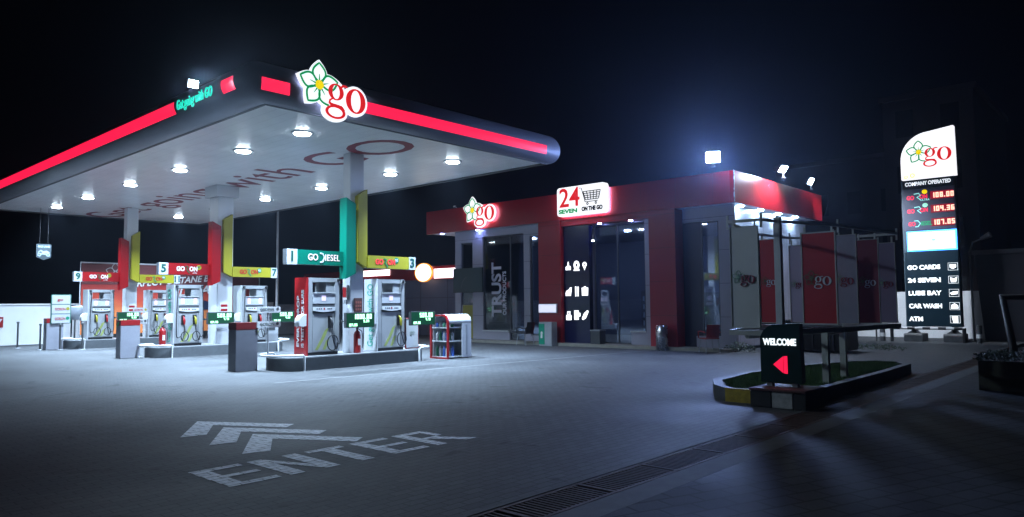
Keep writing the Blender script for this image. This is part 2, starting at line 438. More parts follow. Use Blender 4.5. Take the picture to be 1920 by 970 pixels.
# painted markings, worn paint that shows the joints of the pavers
def paint_mat():
    m = bpy.data.materials.new("road_paint"); m.use_nodes = True
    t = m.node_tree; b = t.nodes["Principled BSDF"]; L = t.links.new
    g = t.nodes.new("ShaderNodeNewGeometry")
    br = t.nodes.new("ShaderNodeTexBrick"); br.inputs["Scale"].default_value = 1
    br.inputs["Brick Width"].default_value = .21; br.inputs["Row Height"].default_value = .105
    br.inputs["Mortar Size"].default_value = .006; br.inputs["Mortar Smooth"].default_value = .3
    br.inputs["Color1"].default_value = (.8, .82, .85, 1); br.inputs["Color2"].default_value = (.68, .7, .74, 1); br.inputs["Mortar"].default_value = (.1, .1, .1, 1)
    L(g.outputs["Position"], br.inputs["Vector"])
    n = t.nodes.new("ShaderNodeTexNoise"); n.inputs["Scale"].default_value = 14; n.inputs["Detail"].default_value = 6; L(g.outputs["Position"], n.inputs["Vector"])
    mr = t.nodes.new("ShaderNodeMapRange"); mr.inputs[1].default_value = .3; mr.inputs[2].default_value = .55; mr.inputs[3].default_value = .6; mr.inputs[4].default_value = 1; L(n.outputs[0], mr.inputs[0])
    s = t.nodes.new("ShaderNodeVectorMath"); s.operation = 'SCALE'; L(br.outputs["Color"], s.inputs[0]); L(mr.outputs[0], s.inputs["Scale"]); L(s.outputs[0], b.inputs["Base Color"])
    b.inputs["Roughness"].default_value = .6; b.inputs["Specular IOR Level"].default_value = .2
    return m
paint = paint_mat()
def flat(name, polys, z, label, cat, group=None):
    b = MB(); cx = sum(p[0] for P_ in polys for p in P_) / sum(len(P_) for P_ in polys); cy = sum(p[1] for P_ in polys for p in P_) / sum(len(P_) for P_ in polys)
    for P_ in polys:
        a = sum(P_[i][0] * P_[(i + 1) % len(P_)][1] - P_[(i + 1) % len(P_)][0] * P_[i][1] for i in range(len(P_)))
        if a < 0: P_ = P_[::-1]
        b.add([(p[0], p[1], z) for p in P_], [list(range(len(P_)))])
    return tag(b.build(name, paint, loc=(cx, cy, z)), label, cat, group)
for i, lab in enumerate(("painted white chevron farthest ahead of the three", "painted white chevron in the middle of the three", "painted white chevron nearest the painted word")):
    ax, ay = 4.45, 9.78 - .745 * i
    flat("painted_chevron", [[(ax, ay), (ax, ay - .46), (4.07, ay - 1.09), (3.785, ay - 1.02)], [(ax, ay), (5.17, ay - 1.22), (4.97, ay - 1.37), (ax, ay - .46)]], .004, lab + " on the pavers", "road marking", "chevrons painted on the entrance")
ENT = []
def R4(x0, x1, y0, y1): ENT.append([(x0, y0), (x1, y0), (x1, y1), (x0, y1)])
y0, y1 = 6.04, 6.86; T = .1
R4(3.04, 3.2, y0, y1)
for yy in (y0, (y0 + y1) / 2 - T / 2, y1 - T): R4(3.2, 3.53, yy, yy + T)
R4(3.62, 3.78, y0, y1); R4(4.0, 4.16, y0, y1)
ENT.append([(3.78, y1), (3.78, y1 - .25), (4.0, y0), (4.0, y0 + .25)])
R4(4.26, 4.7, y1 - T, y1); R4(4.41, 4.57, y0, y1 - T)
R4(4.82, 4.97, y0, y1)
for yy in (y0, (y0 + y1) / 2 - T / 2, y1 - T): R4(4.97, 5.3, yy, yy + T)
R4(5.42, 5.56, y0, y1); R4(5.56, 5.86, y1 - T, y1); R4(5.78, 5.88, y1 - .38, y1 - T); R4(5.56, 5.78, y1 - .46, y1 - .38)
ENT.append([(5.62, y1 - .46), (5.78, y1 - .46), (6.02, y0), (5.86, y0)])
flat("painted_word", ENT, .004, "word ENTER painted in worn white capitals on the pavers", "road marking")
b = MB()
for (a, c) in (((7.6, 13.35), (21, 12.35)),):
    dx, dy = c[0] - a[0], c[1] - a[1]; l = math.hypot(dx, dy); nx, ny = -dy / l * .05, dx / l * .05
    b.add([(a[0] - nx, a[1] - ny, .004), (c[0] - nx, c[1] - ny, .004), (c[0] + nx, c[1] + ny, .004), (a[0] + nx, a[1] + ny, .004)], [(0, 1, 2, 3)])
tag(b.build("painted_line", mat("faded_paint", (.16, .165, .17), .6, var=.5, vscale=3), loc=(14, 13, 0)), "thin faded white line painted across the forecourt in front of the nearest island", "road marking")

# =================================================================== CANOPY
CX0, CX1, CY0, CY1, CZ = 7.07, 15.70, 12.87, 34.6, 5.5
soffm = seam_mat("soffit_panels", (.86, .87, .88), .3, 0, .3, dark=.82, width=.014, var=.12, wob=1.5)
fasm = mat("silver_fascia", (.17, .175, .2), .36, metal=.3, var=.12, vscale=1.2, rvar=.06)
CAN = thing("fuel_canopy", "large silver canopy with red light strips over the pump islands", "canopy", (11.4, 23.7, 0))
b = MB(); b.box(CX0 + .03, CX1 - .03, CY0 + .03, CY1 - .03, CZ, CZ + .06); b.build("soffit", soffm, CAN)
# bullnose fascia: half ellipse swept round the rectangle with mitred corners
BL, BF, BR = .57, .19, .36     # how far the bullnose bulges on the left, front and right sides
def sweep(prof):
    vs = []; m = len(prof)
    for (cx_, cy_, sx_, sy_) in ((CX0, CY0, -BL, -BF), (CX1, CY0, BR, -BF), (CX1, CY1, BR, BR), (CX0, CY1, -BL, BR)):
        vs += [(cx_ + sx_ * d, cy_ + sy_ * d, z) for d, z in prof]
    fs = []
    for c in range(4):
        n_ = (c + 1) % 4
        fs += [(c * m + i, n_ * m + i, n_ * m + i + 1, c * m + i + 1) for i in range(m - 1)]
    return vs, fs
prof = [(0, 5.52), (0, 5.462)]
for i in range(25):
    a = -PI / 2 + PI * i / 24
    prof.append((math.cos(a) + .004, 5.86 + (.41 if a > 0 else .4) * math.sin(a)))
prof += [(-.5, 6.272)]
b = MB(); vs, fs = sweep(prof); b.add(vs, fs, True); fo = b.build("fascia", fasm, CAN)
b = MB(); b.box(CX0 - .02, CX1 + .02, CY0 - .02, CY1 + .02, 6.0, 6.25); b.build("roof_deck", dgrey, CAN)
trim = MB()
for (a, c, q, r_) in ((CX0 - .012, CX1 + .012, CY0 - .012, CY0 + .05), (CX0 - .012, CX1 + .012, CY1 - .05, CY1 + .012)): trim.box(a, c, q, r_, 5.45, 5.497)
for (a, c) in ((CX0 - .012, CX0 + .05), (CX1 - .05, CX1 + .012)): trim.box(a, c, CY0 + .052, CY1 - .052, 5.45, 5.497)
trim.build("edge_trim", dgrey, CAN)
def strip(axis, a, c):
    """curved lit strip following the bullnose"""
    m = MB(); n = 6; t0, t1 = math.radians(-27), math.radians(9)
    P0, P1 = [], []
    for i in range(n + 1):
        t = t0 + (t1 - t0) * i / n; d, z = (BF if axis == 'x' else BL) * math.cos(t) + .012, 5.86 + .4 * math.sin(t)
        if axis == 'x': P0.append((a, CY0 - d, z)); P1.append((c, CY0 - d, z))
        else: P0.append((CX0 - d, a, z)); P1.append((CX0 - d, c, z))
    d = (BF if axis == 'x' else BL) - .06
    if axis == 'x': P0 += [(a, CY0 - d, 5.92), (a, CY0 - d, 5.68)]; P1 += [(c, CY0 - d, 5.92), (c, CY0 - d, 5.68)]
    else: P0 += [(CX0 - d, a, 5.92), (CX0 - d, a, 5.68)]; P1 += [(CX0 - d, c, 5.92), (CX0 - d, c, 5.68)]
    k = len(P0); m.add(P0 + P1, [list(range(k)), list(range(k, 2 * k))[::-1]] + [(i, (i + 1) % k, k + (i + 1) % k, k + i) for i in range(k)])
    bm = m.build("light_strip", e_red, CAN)
    me = bm.data; q = bmesh.new(); q.from_mesh(me); bmesh.ops.recalc_face_normals(q, faces=q.faces); q.to_mesh(me); q.free()
strip('x', 6.9, 7.5); strip('x', 9.1, 15.45)
strip('y', 13.02, 13.5); strip('y', 15.65, 34.4)
b = MB(); b.text(FX((CX0 - BL - .012, 14.66, 5.8)), "Get going with GO", .3, width=1.62, bold=.004, ext=.01); b.build("lettering", e_cyan, CAN)
# text on the soffit: up = -X, reading towards -Y
b = MB(); FS = (Vector((11.27, 24.08, CZ)), Vector((0, -1, 0)), Vector((-1, 0, 0)), Vector((0, 0, -1)))
b.text(FS, "Get going with GO", 2.1, width=20.9, w=.003, ext=.002); b.build("soffit_lettering", mat("soffit_red_brown", (.2, .015, .03), .5), CAN)
lampy = (14.58, 17.33, 21.04, 24.73, 28.7, 32.2)
L0 = None; CANW = 580; CANS = 120
for x in (8.95, 13.66):
    for y in lampy:
        if L0 is None:
            b = MB(); b.lathe((x, y, CZ), [(.02, .02), (.25, .01), (.25, -.02), (.19, -.028), (.18, -.012), (.02, -.012)][::-1]); L0 = b.build("downlight", whiteg, CAN, loc=Vector((x, y, CZ)) - org(CAN))
            b = MB(); b.prism((Vector((x, y, CZ)), Vector((1, 0, 0)), Vector((0, -1, 0)), Vector((0, 0, -1))), [(.17 * math.cos(2 * PI * i / 20), .17 * math.sin(2 * PI * i / 20)) for i in range(20)], .0155, .048)
            Z0 = b.build("lamp_lens", e_lamp, L0)
            ld = bpy.data.lights.new("canopy_lamp", 'AREA'); ld.shape = 'DISK'; ld.size = .3; ld.energy = CANW; ld.color = LAMPC; ld.spread = math.radians(CANS)
            A0 = bpy.data.objects.new("lamp", ld); COL.objects.link(A0); A0.parent = L0; A0.location = (0, 0, -.054)
        else:
            c = L0.copy(); COL.objects.link(c); c.parent = CAN; c.location = Vector((x, y, CZ)) - org(CAN)
            d = Z0.copy(); COL.objects.link(d); d.parent = c
            d = A0.copy(); COL.objects.link(d); d.parent = c
# columns
colm = mat("column_cladding", (.55, .57, .6), .32, metal=.1, var=.03, vscale=.7)
COLS = [(11.0, 15.6, .42, .33), (11.0, 22.9, .52, .62), (11.0, 30.64, .42, .36)]
for i, (x, y, a, c) in enumerate(COLS):
    b = MB(); b.box(x, x + a, y, y + c, .0, CZ - .001); o = b.build("column", colm, CAN, bevel=.012)
    if i == 1:
        q = MB(); q.box(x - .12, x + a + .12, y - .12, y + c + .12, 5.12, CZ - .003); q.build("column_head", colm, o, bevel=.01)

# logo sign on the canopy front
FRr = FY((8.06, CY0 - .36, 5.98))
LG = thing("canopy_logo_sign", "tall flower and go logo sign glowing on the canopy front", "logo sign", (7.97, CY0 - .5, 6.1))
halo_m = mat("halo_white", (.8, .8, .8), .4, emit=(.55, .62, 1), es=14)
logo(LG, FRr, .0056, (mat("logo_lit_white", (.8, .8, .8), .4, emit=(.9, .94, 1), es=1.15), e_green, e_yel, e_redg), depth=.08, halo=halo_m)
b = MB(); b.box(8.05, 8.11, CY0 - .27, CY0 + .2, 5.9, 5.94); b.box(8.8, 8.86, CY0 - .27, CY0 + .2, 5.8, 5.84); b.build("bracket", dgrey, LG)

# flood lamps
def flood(x, y, z, label, d, s=.17, es=1, group="flood lamps on the roofs", inten=0, aim=None, colr=(.6, .8, 1), arm=None, cone=130):
    o = thing("flood_lamp", label, "flood lamp", (x, y, z - .25), group)
    if not arm: b = MB(); b.tube([(x, y, z - .28), (x, y, z - .1)], .02); b.box(x - .05, x + .05, y - .05, y + .05, z - .3, z - .27); b.build("bracket", dgrey, o)
    N = Vector(d).normalized(); U = N.cross(Vector((0, 0, 1))).normalized() * -1; V = N.cross(U) * -1
    if V.z < 0: V = -V
    U = V.cross(N)
    F = (Vector((x, y, z)), U, V, N)
    b = MB(); b.rect(F, -s, s, -s * .8, s * .8, -.07, -.004)
    for k in range(7):
        b.rect(F, -s + k * s / 3.2, -s + k * s / 3.2 + .012, -s * .7, s * .7, -.1, -.0702)
    b.build("housing", dgrey, o)
    b = MB(); b.rect(F, -s * .88, s * .88, -s * .68, s * .68, -.003, .006); b.build("lamp_lens", es, o)
    if arm: b = MB(); b.tube([(x, y, z - .1), arm], .016); b.build("arm", dgrey, o)
    if inten:
        ld = bpy.data.lights.new("flood_lamp_light", 'SPOT'); ld.energy = inten * 4 * PI; ld.color = colr; ld.spot_size = math.radians(cone); ld.spot_blend = .9; ld.shadow_soft_size = .7 if s > .2 else .15
        A = bpy.data.objects.new("lamp", ld); COL.objects.link(A); A.parent = o
        A.location = Vector((x, y, z)) + N * .03 - org(o); A.rotation_euler = Vector(aim or d).to_track_quat('-Z', 'Y').to_euler()
fl_big = mat("flood_lens_bright", (.8, .8, .8), .3, emit=(.42, .62, 1), es=520)
fl_can = mat("flood_lens_canopy", (.8, .8, .8), .3, emit=(.7, .85, 1), es=50)
fl_mid = mat("flood_lens_mid", (.8, .8, .8), .3, emit=(.55, .75, 1), es=260)
flood(5.98, 13.55, 5.76, "bright flood lamp on an added arm off the canopy's long left edge", (-.1, -1, -.35), .1, fl_can, inten=100, aim=(.3, -1, -.5), arm=(6.66, 13.72, 6.13), cone=94)  # lamp held out on an added arm so its light reaches banners and foreground

# =================================================================== PUMP ISLANDS
kerbm = mat("island_kerb", (.085, .095, .105), .6, var=.2, vscale=5, bump=.15)
islt = mat("island_top_tiles", (.3, .31, .32), .4, var=.2, vscale=5)
OFF = [0, 7.3, 15.0]
WHERE = ["nearest the camera", "in the middle row", "farthest back"]
def stadium(x0, x1, y0, y1, r, n=10):
    pts = []
    for (cx_, cy_, a0) in ((x1 - r, y0 + r, -90), (x1 - r, y1 - r, 0), (x0 + r, y1 - r, 90), (x0 + r, y0 + r, 180)):
        for i in range(n + 1):
            a = math.radians(a0 + 90 * i / n); pts.append((cx_ + r * math.cos(a), cy_ + r * math.sin(a)))
    return pts
FZ = lambda z: (Vector((0, 0, z)), Vector((1, 0, 0)), Vector((0, 1, 0)), Vector((0, 0, 1)))
for i, dy in enumerate(OFF):
    o = thing("pump_island", "raised grey kerbed pump island " + WHERE[i], "pump island", (11.2, 15.85 + dy, 0), "pump islands")
    b = MB(); b.prism(FZ(0), stadium(8.95, 13.35, 15.22 + dy, 16.45 + dy, .5), 0, .3, True); b.build("kerb", kerbm if i else mat("island_kerb_shaded", (.035, .042, .048), .6, var=.25, vscale=5, bump=.15), o)  # nearest kerb: darker copy of the kerb paint, shade painted in
    b = MB(); b.prism(FZ(0), stadium(8.99, 13.31, 15.26 + dy, 16.41 + dy, .47), .296, .322); b.build("top", islt, o)
    # pipe guards round both ends
    for sx in (-1, 1):
        b = MB(); cx_ = 9.42 if sx < 0 else 12.95; pts = [(cx_, 15.17 + dy, .0), (cx_, 15.17 + dy, .34)]
        for k in range(13):
            a = math.radians(-90 + 15 * k)
            pts.append((cx_ + sx * (.05 + .62 * math.cos(a)), 15.83 + dy + .68 * math.sin(a), .37))
        pts += [(cx_, 16.49 + dy, .34), (cx_, 16.49 + dy, 0)]
        b.tube(pts, .028, 8); b.build("pipe_guard", whiteg, o)

# ------------------------------------------------------------------ pumps
def pump(x0, dy, label, side, sidetxt, hoses, price):
    y0, y1 = 15.5 + dy, 16.05 + dy; x1 = x0 + .9; z0 = .322
    o = thing("fuel_pump", label, "fuel pump", (x0 + .45, y0 + .27, z0), "fuel pumps on the islands")
    bodym = mat("pump_body_white", (.32, .335, .35), .3, metal=.1, var=.06, vscale=3)
    b = MB()
    b.box(x0 + .01, x0 + .13, y0, y1, .40, 2.22); b.box(x1 - .13, x1, y0, y1, .40, 2.22); b.box(x0 + .1303, x1 - .1303, y0 + .002, y1 - .002, 2.11, 2.219)
    b.box(x0 + .1303, x1 - .1303, y0 + .02, y1 - .02, .40, 1.84); b.box(x0 + .53, x1 - .1303, y0 + .03, y1 - .03, 1.8403, 2.1097)
    b.build("body", bodym, o, bevel=.006)
    b = MB(); b.box(x0 + .03, x1 - .02, y0 + .03, y1 - .03, z0, .3995); b.build("plinth", black, o)
    b = MB(); b.box(x0 - .03, x0 + .009, y0 - .01, y1 + .01, z0, 2.225); sp = b.build("side_panel", side, o, bevel=.008)
    if sidetxt:
        F = (Vector((x0 - .031, (y0 + y1) / 2, 1.27)), Vector((0, 0, 1)), Vector((0, 1, 0)), Vector((-1, 0, 0)))
        t = MB()
        if isinstance(sidetxt[0], str) and len(sidetxt[0]) > 1 and len(sidetxt) == 3:
            t.text(F, sidetxt[0], .15, 0 - .12, .1, bold=.004, width=1.25); t.text(F, sidetxt[1], .15, -.05, -.1, bold=.004, width=1.4)
        else:
            t.text(F, sidetxt[0], .34, 0, 0, bold=.003, width=1.65)
        t.build("lettering", sidetxt[-1], sp)
    F = FY((x0, y0, 0))
    b = MB(); b.rect(F, .14, .76, 1.845, 1.86, -.02, .03); b.build("shelf", whiteg, o)
    b = MB(); b.rect(F, .135, .765, 1.58, 1.83, -.018, .004); dp = b.build("display_panel", lgrey, o, bevel=.004)
    b = MB(); sc = mat("pump_screen", (.3, .3, .4), .3, emit=(.72, .6, 1), es=1.0)
    if hoses == 1: b.rect(F, .38, .5, 1.65, 1.78, .0045, .008)
    else: b.rect(F, .2, .3, 1.62, 1.79, .0045, .008); b.rect(F, .6, .7, 1.62, 1.79, .0045, .008)
    b.build("screen", mat("pump_screen_pink", (.4, .3, .4), .3, emit=(1, .7, .8), es=1.0) if hoses == 2 else sc, dp)
    b = MB(); b.rect(F, .135, .765, 1.35, 1.575, -.019, -.005); b.build("keypad_recess", dgrey, o)
    b = MB(); pts = [(.14 + .62 * k / 12, 1.5) for k in range(13)] + [(.14 + .62 * k / 12, 1.41 - .03 * math.sin(PI * k / 12)) for k in range(12, -1, -1)]
    b.prism(F, pts, -.0045, .03); kp = b.build("keypad_panel", whiteg, o)
    b = MB(); b.rect(F, .42, .46, 1.43, 1.48, .031, .036); b.build("button", red, kp)
    b = MB(); [b.rect(F, u, u + .035, 1.44, 1.47, .031, .035) for u in (.22, .28, .34, .53, .58, .63)]; b.build("keys", dgrey, kp)
    b = MB(); b.rect(F, .137, .763, .42, 1.33, -.018, -.004); b.build("door", bodym, o, bevel=.004)
    b = MB(); b.prism(F, [(.2, .45), (.29, .45), (.5, .78), (.6, 1.0), (.48, .93), (.36, .7)], -.0035, -.001); b.prism(F, [(.42, .45), (.5, .45), (.62, .72), (.52, .68)], -.0033, -.001)
    b.build("graphic", mat("lime_sticker", (.28, .33, .1), .5), o)
    spots = [(.62, black, 'right')] if hoses == 1 else [(.27, yellow if dy > 10 or x0 > 11 else red, 'left'), (.63, red if (dy > 10 or x0 > 11) else yellow, 'right')]
    if hoses == 1 and x0 > 11: spots = [(.7, yellow, 'right')]
    for (u, nm, sd) in spots:
        b = MB(); b.rect(F, u - .055, u + .06, .98, 1.28, -.003, .02); bt = b.build("nozzle_holder", black, o, bevel=.004)
        b = MB(); X = x0 + u; Y = y0 - .07
        b.tube([(X, y0 + .0, 1.24), (X, Y, 1.2), (X + .005, Y - .02, 1.1), (X + .01, Y - .015, .98)], [.018, .03, .038, .026]); b.tube([(X - .03, Y - .03, 1.17), (X - .035, Y - .06, 1.08), (X - .01, Y - .05, 1.0)], .01)
        b.build("nozzle", nm, o)
        hx = x0 + (.06 if sd == 'left' else .86); b = MB()
        pts = [(hx, y0 + .05, 2.17), (hx, y0 - .05, 2.15), (hx + (.01 if sd == 'left' else -.01), y0 - .07, 2.0)]
        side_s = -1 if sd == 'left' else 1
        r = .15 if hoses == 1 else .115
        lc = (X + .02, .62)
        pts += [(hx + side_s * .01, y0 - .075, 1.5), (hx + side_s * .02, y0 - .08, 1.0), (hx, y0 - .085, .6)]
        for k in range(16):
            a = (0 if sd == 'right' else PI) - side_s * k * 2 * PI / 15 * 1.15
            pts.append((lc[0] + r * math.cos(a), y0 - .09 - .002 * k, lc[1] + r * 1.25 * math.sin(a)))
        pts += [(X + .01, y0 - .1, .8), (X + .01, y0 - .085, .97)]
        sm = []
        P_ = [Vector(p) for p in pts]
        for i_ in range(len(P_) - 1):
            p0, p1, p2, p3 = P_[max(0, i_ - 1)], P_[i_], P_[i_ + 1], P_[min(len(P_) - 1, i_ + 2)]
            for t_ in (0, .25, .5, .75):
                sm.append(.5 * ((2 * p1) + (-p0 + p2) * t_ + (2 * p0 - 5 * p1 + 4 * p2 - p3) * t_ ** 2 + (-p0 + 3 * p1 - 3 * p2 + p3) * t_ ** 3))
        b.tube(sm + [P_[-1]], .013, 7); b.build("hose", black, o)
        b = MB(); b.box(hx - .035, hx + .035, y0 - .06, y0 - .001, 2.13, 2.2); b.build("hose_swivel", black, o, bevel=.008)
    # hooded reader on the left side, lit price display on the right
    H = (Vector((x0 - .031, y0 + .02, 1.04)), Vector((-1, 0, 0)), Vector((0, 0, 1)), Vector((0, 1, 0)))
    b = MB(); b.prism(H, [(0, 0), (.2, 0)] + [(.2 * math.cos(a), .12 + .17 * math.sin(a)) for a in [k * PI / 20 for k in range(11)]], -.02, .2, True); b.build("reader_hood", whiteg, o, bevel=.004)
    b = MB(); b.box(x1 + .001, x1 + .1, y0 + .05, y0 + .11, 1.1, 1.16); b.build("display_arm", dgrey, o)
    D = FY((x1 + .06, y0 - .2, .97)); b = MB(); b.rect(D, 0, .88, 0, .38, -.1, 0); ds = b.build("price_display", dgrey, o, bevel=.006)
    b = MB(); b.tube([(x1 + .08, y0 + .08, 1.13), (x1 + .08, y0 - .12, 1.13)], .02); b.build("display_bracket", dgrey, o)
    b = MB(); b.rect(D, .02, .86, .02, .36, .001, .003); b.build("screen_face", e_ledbg, ds)
    D2 = FY((x1 + .06, y0 - .204, .97)); b = MB()
    a1, a2, a3 = price
    seven(b, D2, a1, .84 - len(a1) * .088, .215, .125, .004); seven(b, D2, a2, .84 - len(a2) * .078, .125, .072, .004, .24); seven(b, D2, a3, .07, .035, .07, .004, .24)
    b.build("digits", e_led, ds)
    return o
gtext = mat("green_sticker_text", (.05, .42, .3), .5)
wtext = mat("white_sticker_text", (.6, .6, .6), .5)
pump(9.71, OFF[0], "white pump with red testing slogan side panel beside the green number 1 sign", red, ("EVERY DROP", "IS TESTED FOR SURE", wtext), 1, ("1000.00", "9.34", "107.05"))
pump(11.80, OFF[0], "white pump with green vertical slogan under the yellow number 3 sign", whiteg, ("Get going with GO", gtext), 1, ("500.00", "4.79", "104.36"))
pump(9.60, OFF[1], "two-hose white pump with pale side panel under the red number 5 sign", lgrey, ("Get going with GO", gtext), 2, ("500.00", "4.79", "104.36"))
pump(11.80, OFF[1], "white pump half hidden by a grey bollard under the yellow number 7 sign", whiteg, None, 2, ("500.00", "4.62", "108.00"))
pump(9.63, OFF[2], "two-hose white pump with yellow sticker under the red number 9 sign", lgrey, None, 2, ("100.00", "0.95", "104.36"))
pump(11.85, OFF[2], "two-hose white pump under the yellow number 11 sign by the poster", lgrey, None, 2, ("0.00", "0.00", "108.00"))

# ------------------------------------------------------------------ product signs on the columns
def arm_sign(side, dy, label, colr, num, fuel, badge, txtm, lit=False, col2=None):
    yb = 15.42 + dy; nw = .28 if len(num) < 2 else .3
    sgn = -1 if side == 'L' else 1
    o = thing("product_sign", label, "product sign", (11.2 + sgn * 1.0, yb + .1, 2.5), "product signs on the canopy columns")
    F = FY((0, yb, 0))
    if side == 'L':
        u0, u1 = 9.08, 10.668; fin = [(10.67, 2.2), (10.96, 2.34), (10.96, 4.12), (10.67, 4.26)]; z0, z1 = 2.53, 2.885
        nu0, nu1 = u0, u0 + nw; pu0, pu1 = u0 + nw + .002, u1
        b = MB(); b.prism(FY((0, 15.3 + dy, 0)), fin, -.29, 0); b.build("fin", colr, o, bevel=.004)
    else:
        u0, u1 = 11.424, 13.02; fin = [(11.13, 2.64), (11.42, 2.5), (11.42, 4.56), (11.13, 4.36)]; z0, z1 = 2.5, 2.83
        nu0, nu1 = u1 - nw * .8, u1; pu0, pu1 = u0, u1 - nw * .8 - .002
        b = MB(); b.prism(FY((0, 15.44 + dy, 0)), fin, -.155, 0); b.build("fin", colr, o, bevel=.004)
    b = MB(); b.rect(F, pu0, pu1, z0, z1, -.17, 0); b.build("arm_panel", colr, o, bevel=.004)
    b = MB(); b.rect(F, nu0, nu1, z0 - .006, z1 + .006, -.17, .004); npl = b.build("number_plate", mat("number_plate_white", (.42, .46, .5), .4), o)
    b = MB(); b.text(F, num, .33, (nu0 + nu1) / 2, (z0 + z1) / 2, w=.0075, bold=.012, width=None if len(num) < 2 else .2); b.build("number", mat("number_green", (.0, .06, .045), .5), npl)
    cu = (pu0 + pu1) / 2 - (.08 if side == 'L' else .12) * 1; cv = (z0 + z1) / 2
    b = MB()
    if fuel == 'D':
        cu = 9.98
        b.text(F, "GO", .22, cu - .19, cv, w=.006, bold=.004, width=.28); b.text(F, "IESEL", .22, cu + .36, cv, w=.006, bold=.002, width=.42, sp=1.1)
        b.build("lettering", txtm, o)
        q = MB(); q.band(F, [(cu + .0, cv + .11), (cu + .08, cv + .1), (cu + .13, cv), (cu + .08, cv - .1), (cu + .0, cv - .11)], .035, .005, .012); q.build("letter_mark", wtext if not lit else e_soft, o)
    else:
        b.text(F, "GO", .19, cu - .2, cv, w=.006, bold=.008, width=.25); b.text(F, "ON", .19, cu + .2, cv, w=.006, bold=.008, width=.25)
        b.build("lettering", txtm, o)
        q = MB(); q.band(F, [(cu - .06, cv + .085), (cu + .0, cv + .085), (cu + .035, cv + .04), (cu - .02, cv - .0), (cu + .08, cv - .13)], .028, .005, .012); q.build("letter_mark", mat("dark_green_mark", (.01, .09, .04), .5) if side == 'L' else green, o)
        q = MB(); q.ring(F, (cu + .37, cv + .06), (.075, .075), (.001, .001), .004, .008, 24); bd = q.build("badge", yellow if badge == '97' else green, o)
        q = MB(); q.text(F, badge, .09, cu + .37, cv + .06, w=.011, bold=.003); q.build("badge_number", mat("badge_dark", (.02, .1, .05), .5) if badge == '97' else wtext, bd)
        if badge == '97': q = MB(); q.text(F, "ULTRA", .05, cu + .24, cv - .12, w=.006); q.build("small_lettering", wtext, o)
e_gor = mat("lit_goron_red", (.5, .02, .02), .4, emit=(.9, .08, .09), es=.8)
redtx = mat("sign_red_text", (.4, .02, .01), .4)
greens = mat("sign_green", (.0, .13, .085), .3, var=.05)
reds = mat("sign_red", (.24, .004, .006), .3, var=.05)
arm_sign('L', OFF[0], "green diesel arm sign with number 1 and tall green fin", greens, "1", 'D', '', mat("lit_white_letters", (.6, .5, .5), .4, emit=(1, .78, .8), es=.6))
arm_sign('R', OFF[0], "yellow arm sign with number 3 and lit pinkish lettering", yellow, "3", 'G', '92', e_gor)
arm_sign('L', OFF[1], "red arm sign with number 5 on the thick middle column", reds, "5", 'G', '97', wtext)
arm_sign('R', OFF[1], "yellow arm sign with number 7 on the thick middle column", yellow, "7", 'G', '92', redtx)
arm_sign('L', OFF[2], "red arm sign with number 9 on the farthest column", reds, "9", 'G', '97', wtext)
arm_sign('R', OFF[2], "yellow arm sign with number 11 on the farthest column", yellow, "11", 'G', '92', redtx)

# bollards: square grey posts with a red band
bolm = mat("bollard_grey", (.3, .31, .36), .4, var=.1, vscale=3)
for i, (dy, lab) in enumerate(((0, "square grey bollard with red top nearest the camera, shade painted in"), (7.15, "square grey bollard with red top before the middle island"), (14.35, "square grey bollard with red top by the back white wall"))):
    o = thing("square_bollard", lab, "bollard", (8.55, 16.48 + dy, 0), "square grey bollards with red tops")
    b = MB(); b.box(8.3, 8.85, 16.3 + dy, 16.68 + dy, 0, .98); b.build("post", bolm if i else mat("bollard_grey_shaded", (.1, .105, .13), .45, var=.15, vscale=3), o, bevel=.008)  # nearest post: same grey paint, with shade put into its colour
    b = MB(); b.box(8.297, 8.853, 16.297 + dy, 16.683 + dy, .981, 1.15); b.build("red_band", red if i else mat("red_shaded", (.1, .006, .008), .45), o, bevel=.008)  # nearest top: same red, darkened to paint in the shade
    if i == 1:
        b = MB(); b.prism(FX((8.2965, 16.6 + dy, .95)), [(0, -.02), (.14, .06), (.2, .15), (.08, .13), (.0, .08)], 0, .004); b.build("green_sticker", mat("bright_green_sticker", (.02, .6, .2), .4), o)

# extinguishers
def exting(x, y, lab, z=.322, s=1.0):
    o = thing("fire_extinguisher", lab, "fire extinguisher", (x, y, z))
    b = MB(); b.lathe((x, y, z), [(.02, .0), (.085 * s, .005), (.09 * s, .03), (.09 * s, .46), (.07 * s, .53), (.03, .57), (.025, .6)]); b.build("cylinder", red, o)
    b = MB(); b.box(x - .02, x + .02, y - .03, y + .03, z + .6, z + .64); b.tube([(x, y - .02, z + .64), (x + .06, y - .1, z + .68)], .01); b.build("valve", black, o)
    b = MB(); b.tube([(x + .02, y - .03, z + .61), (x + .1, y - .06, z + .55), (x + .125, y - .06, z + .4), (x + .12, y - .05, z + .12)], .012); b.build("hose", black, o)
    b = MB(); b.prism(FY((x, y - .091 * s, z + .2)), [(-.04, 0), (.04, 0), (.04, .16), (-.04, .16)], 0, .003); b.build("label_plate", wtext, o)
exting(11.1, 15.43, "red extinguisher with white label before the nearest column")
exting(9.3, 15.6 + 7.3, "red extinguisher left of the middle island's two-hose pump", s=1.1)
exting(13.0, 16.1 + 7.3, "small red extinguisher at the right end of the middle island")
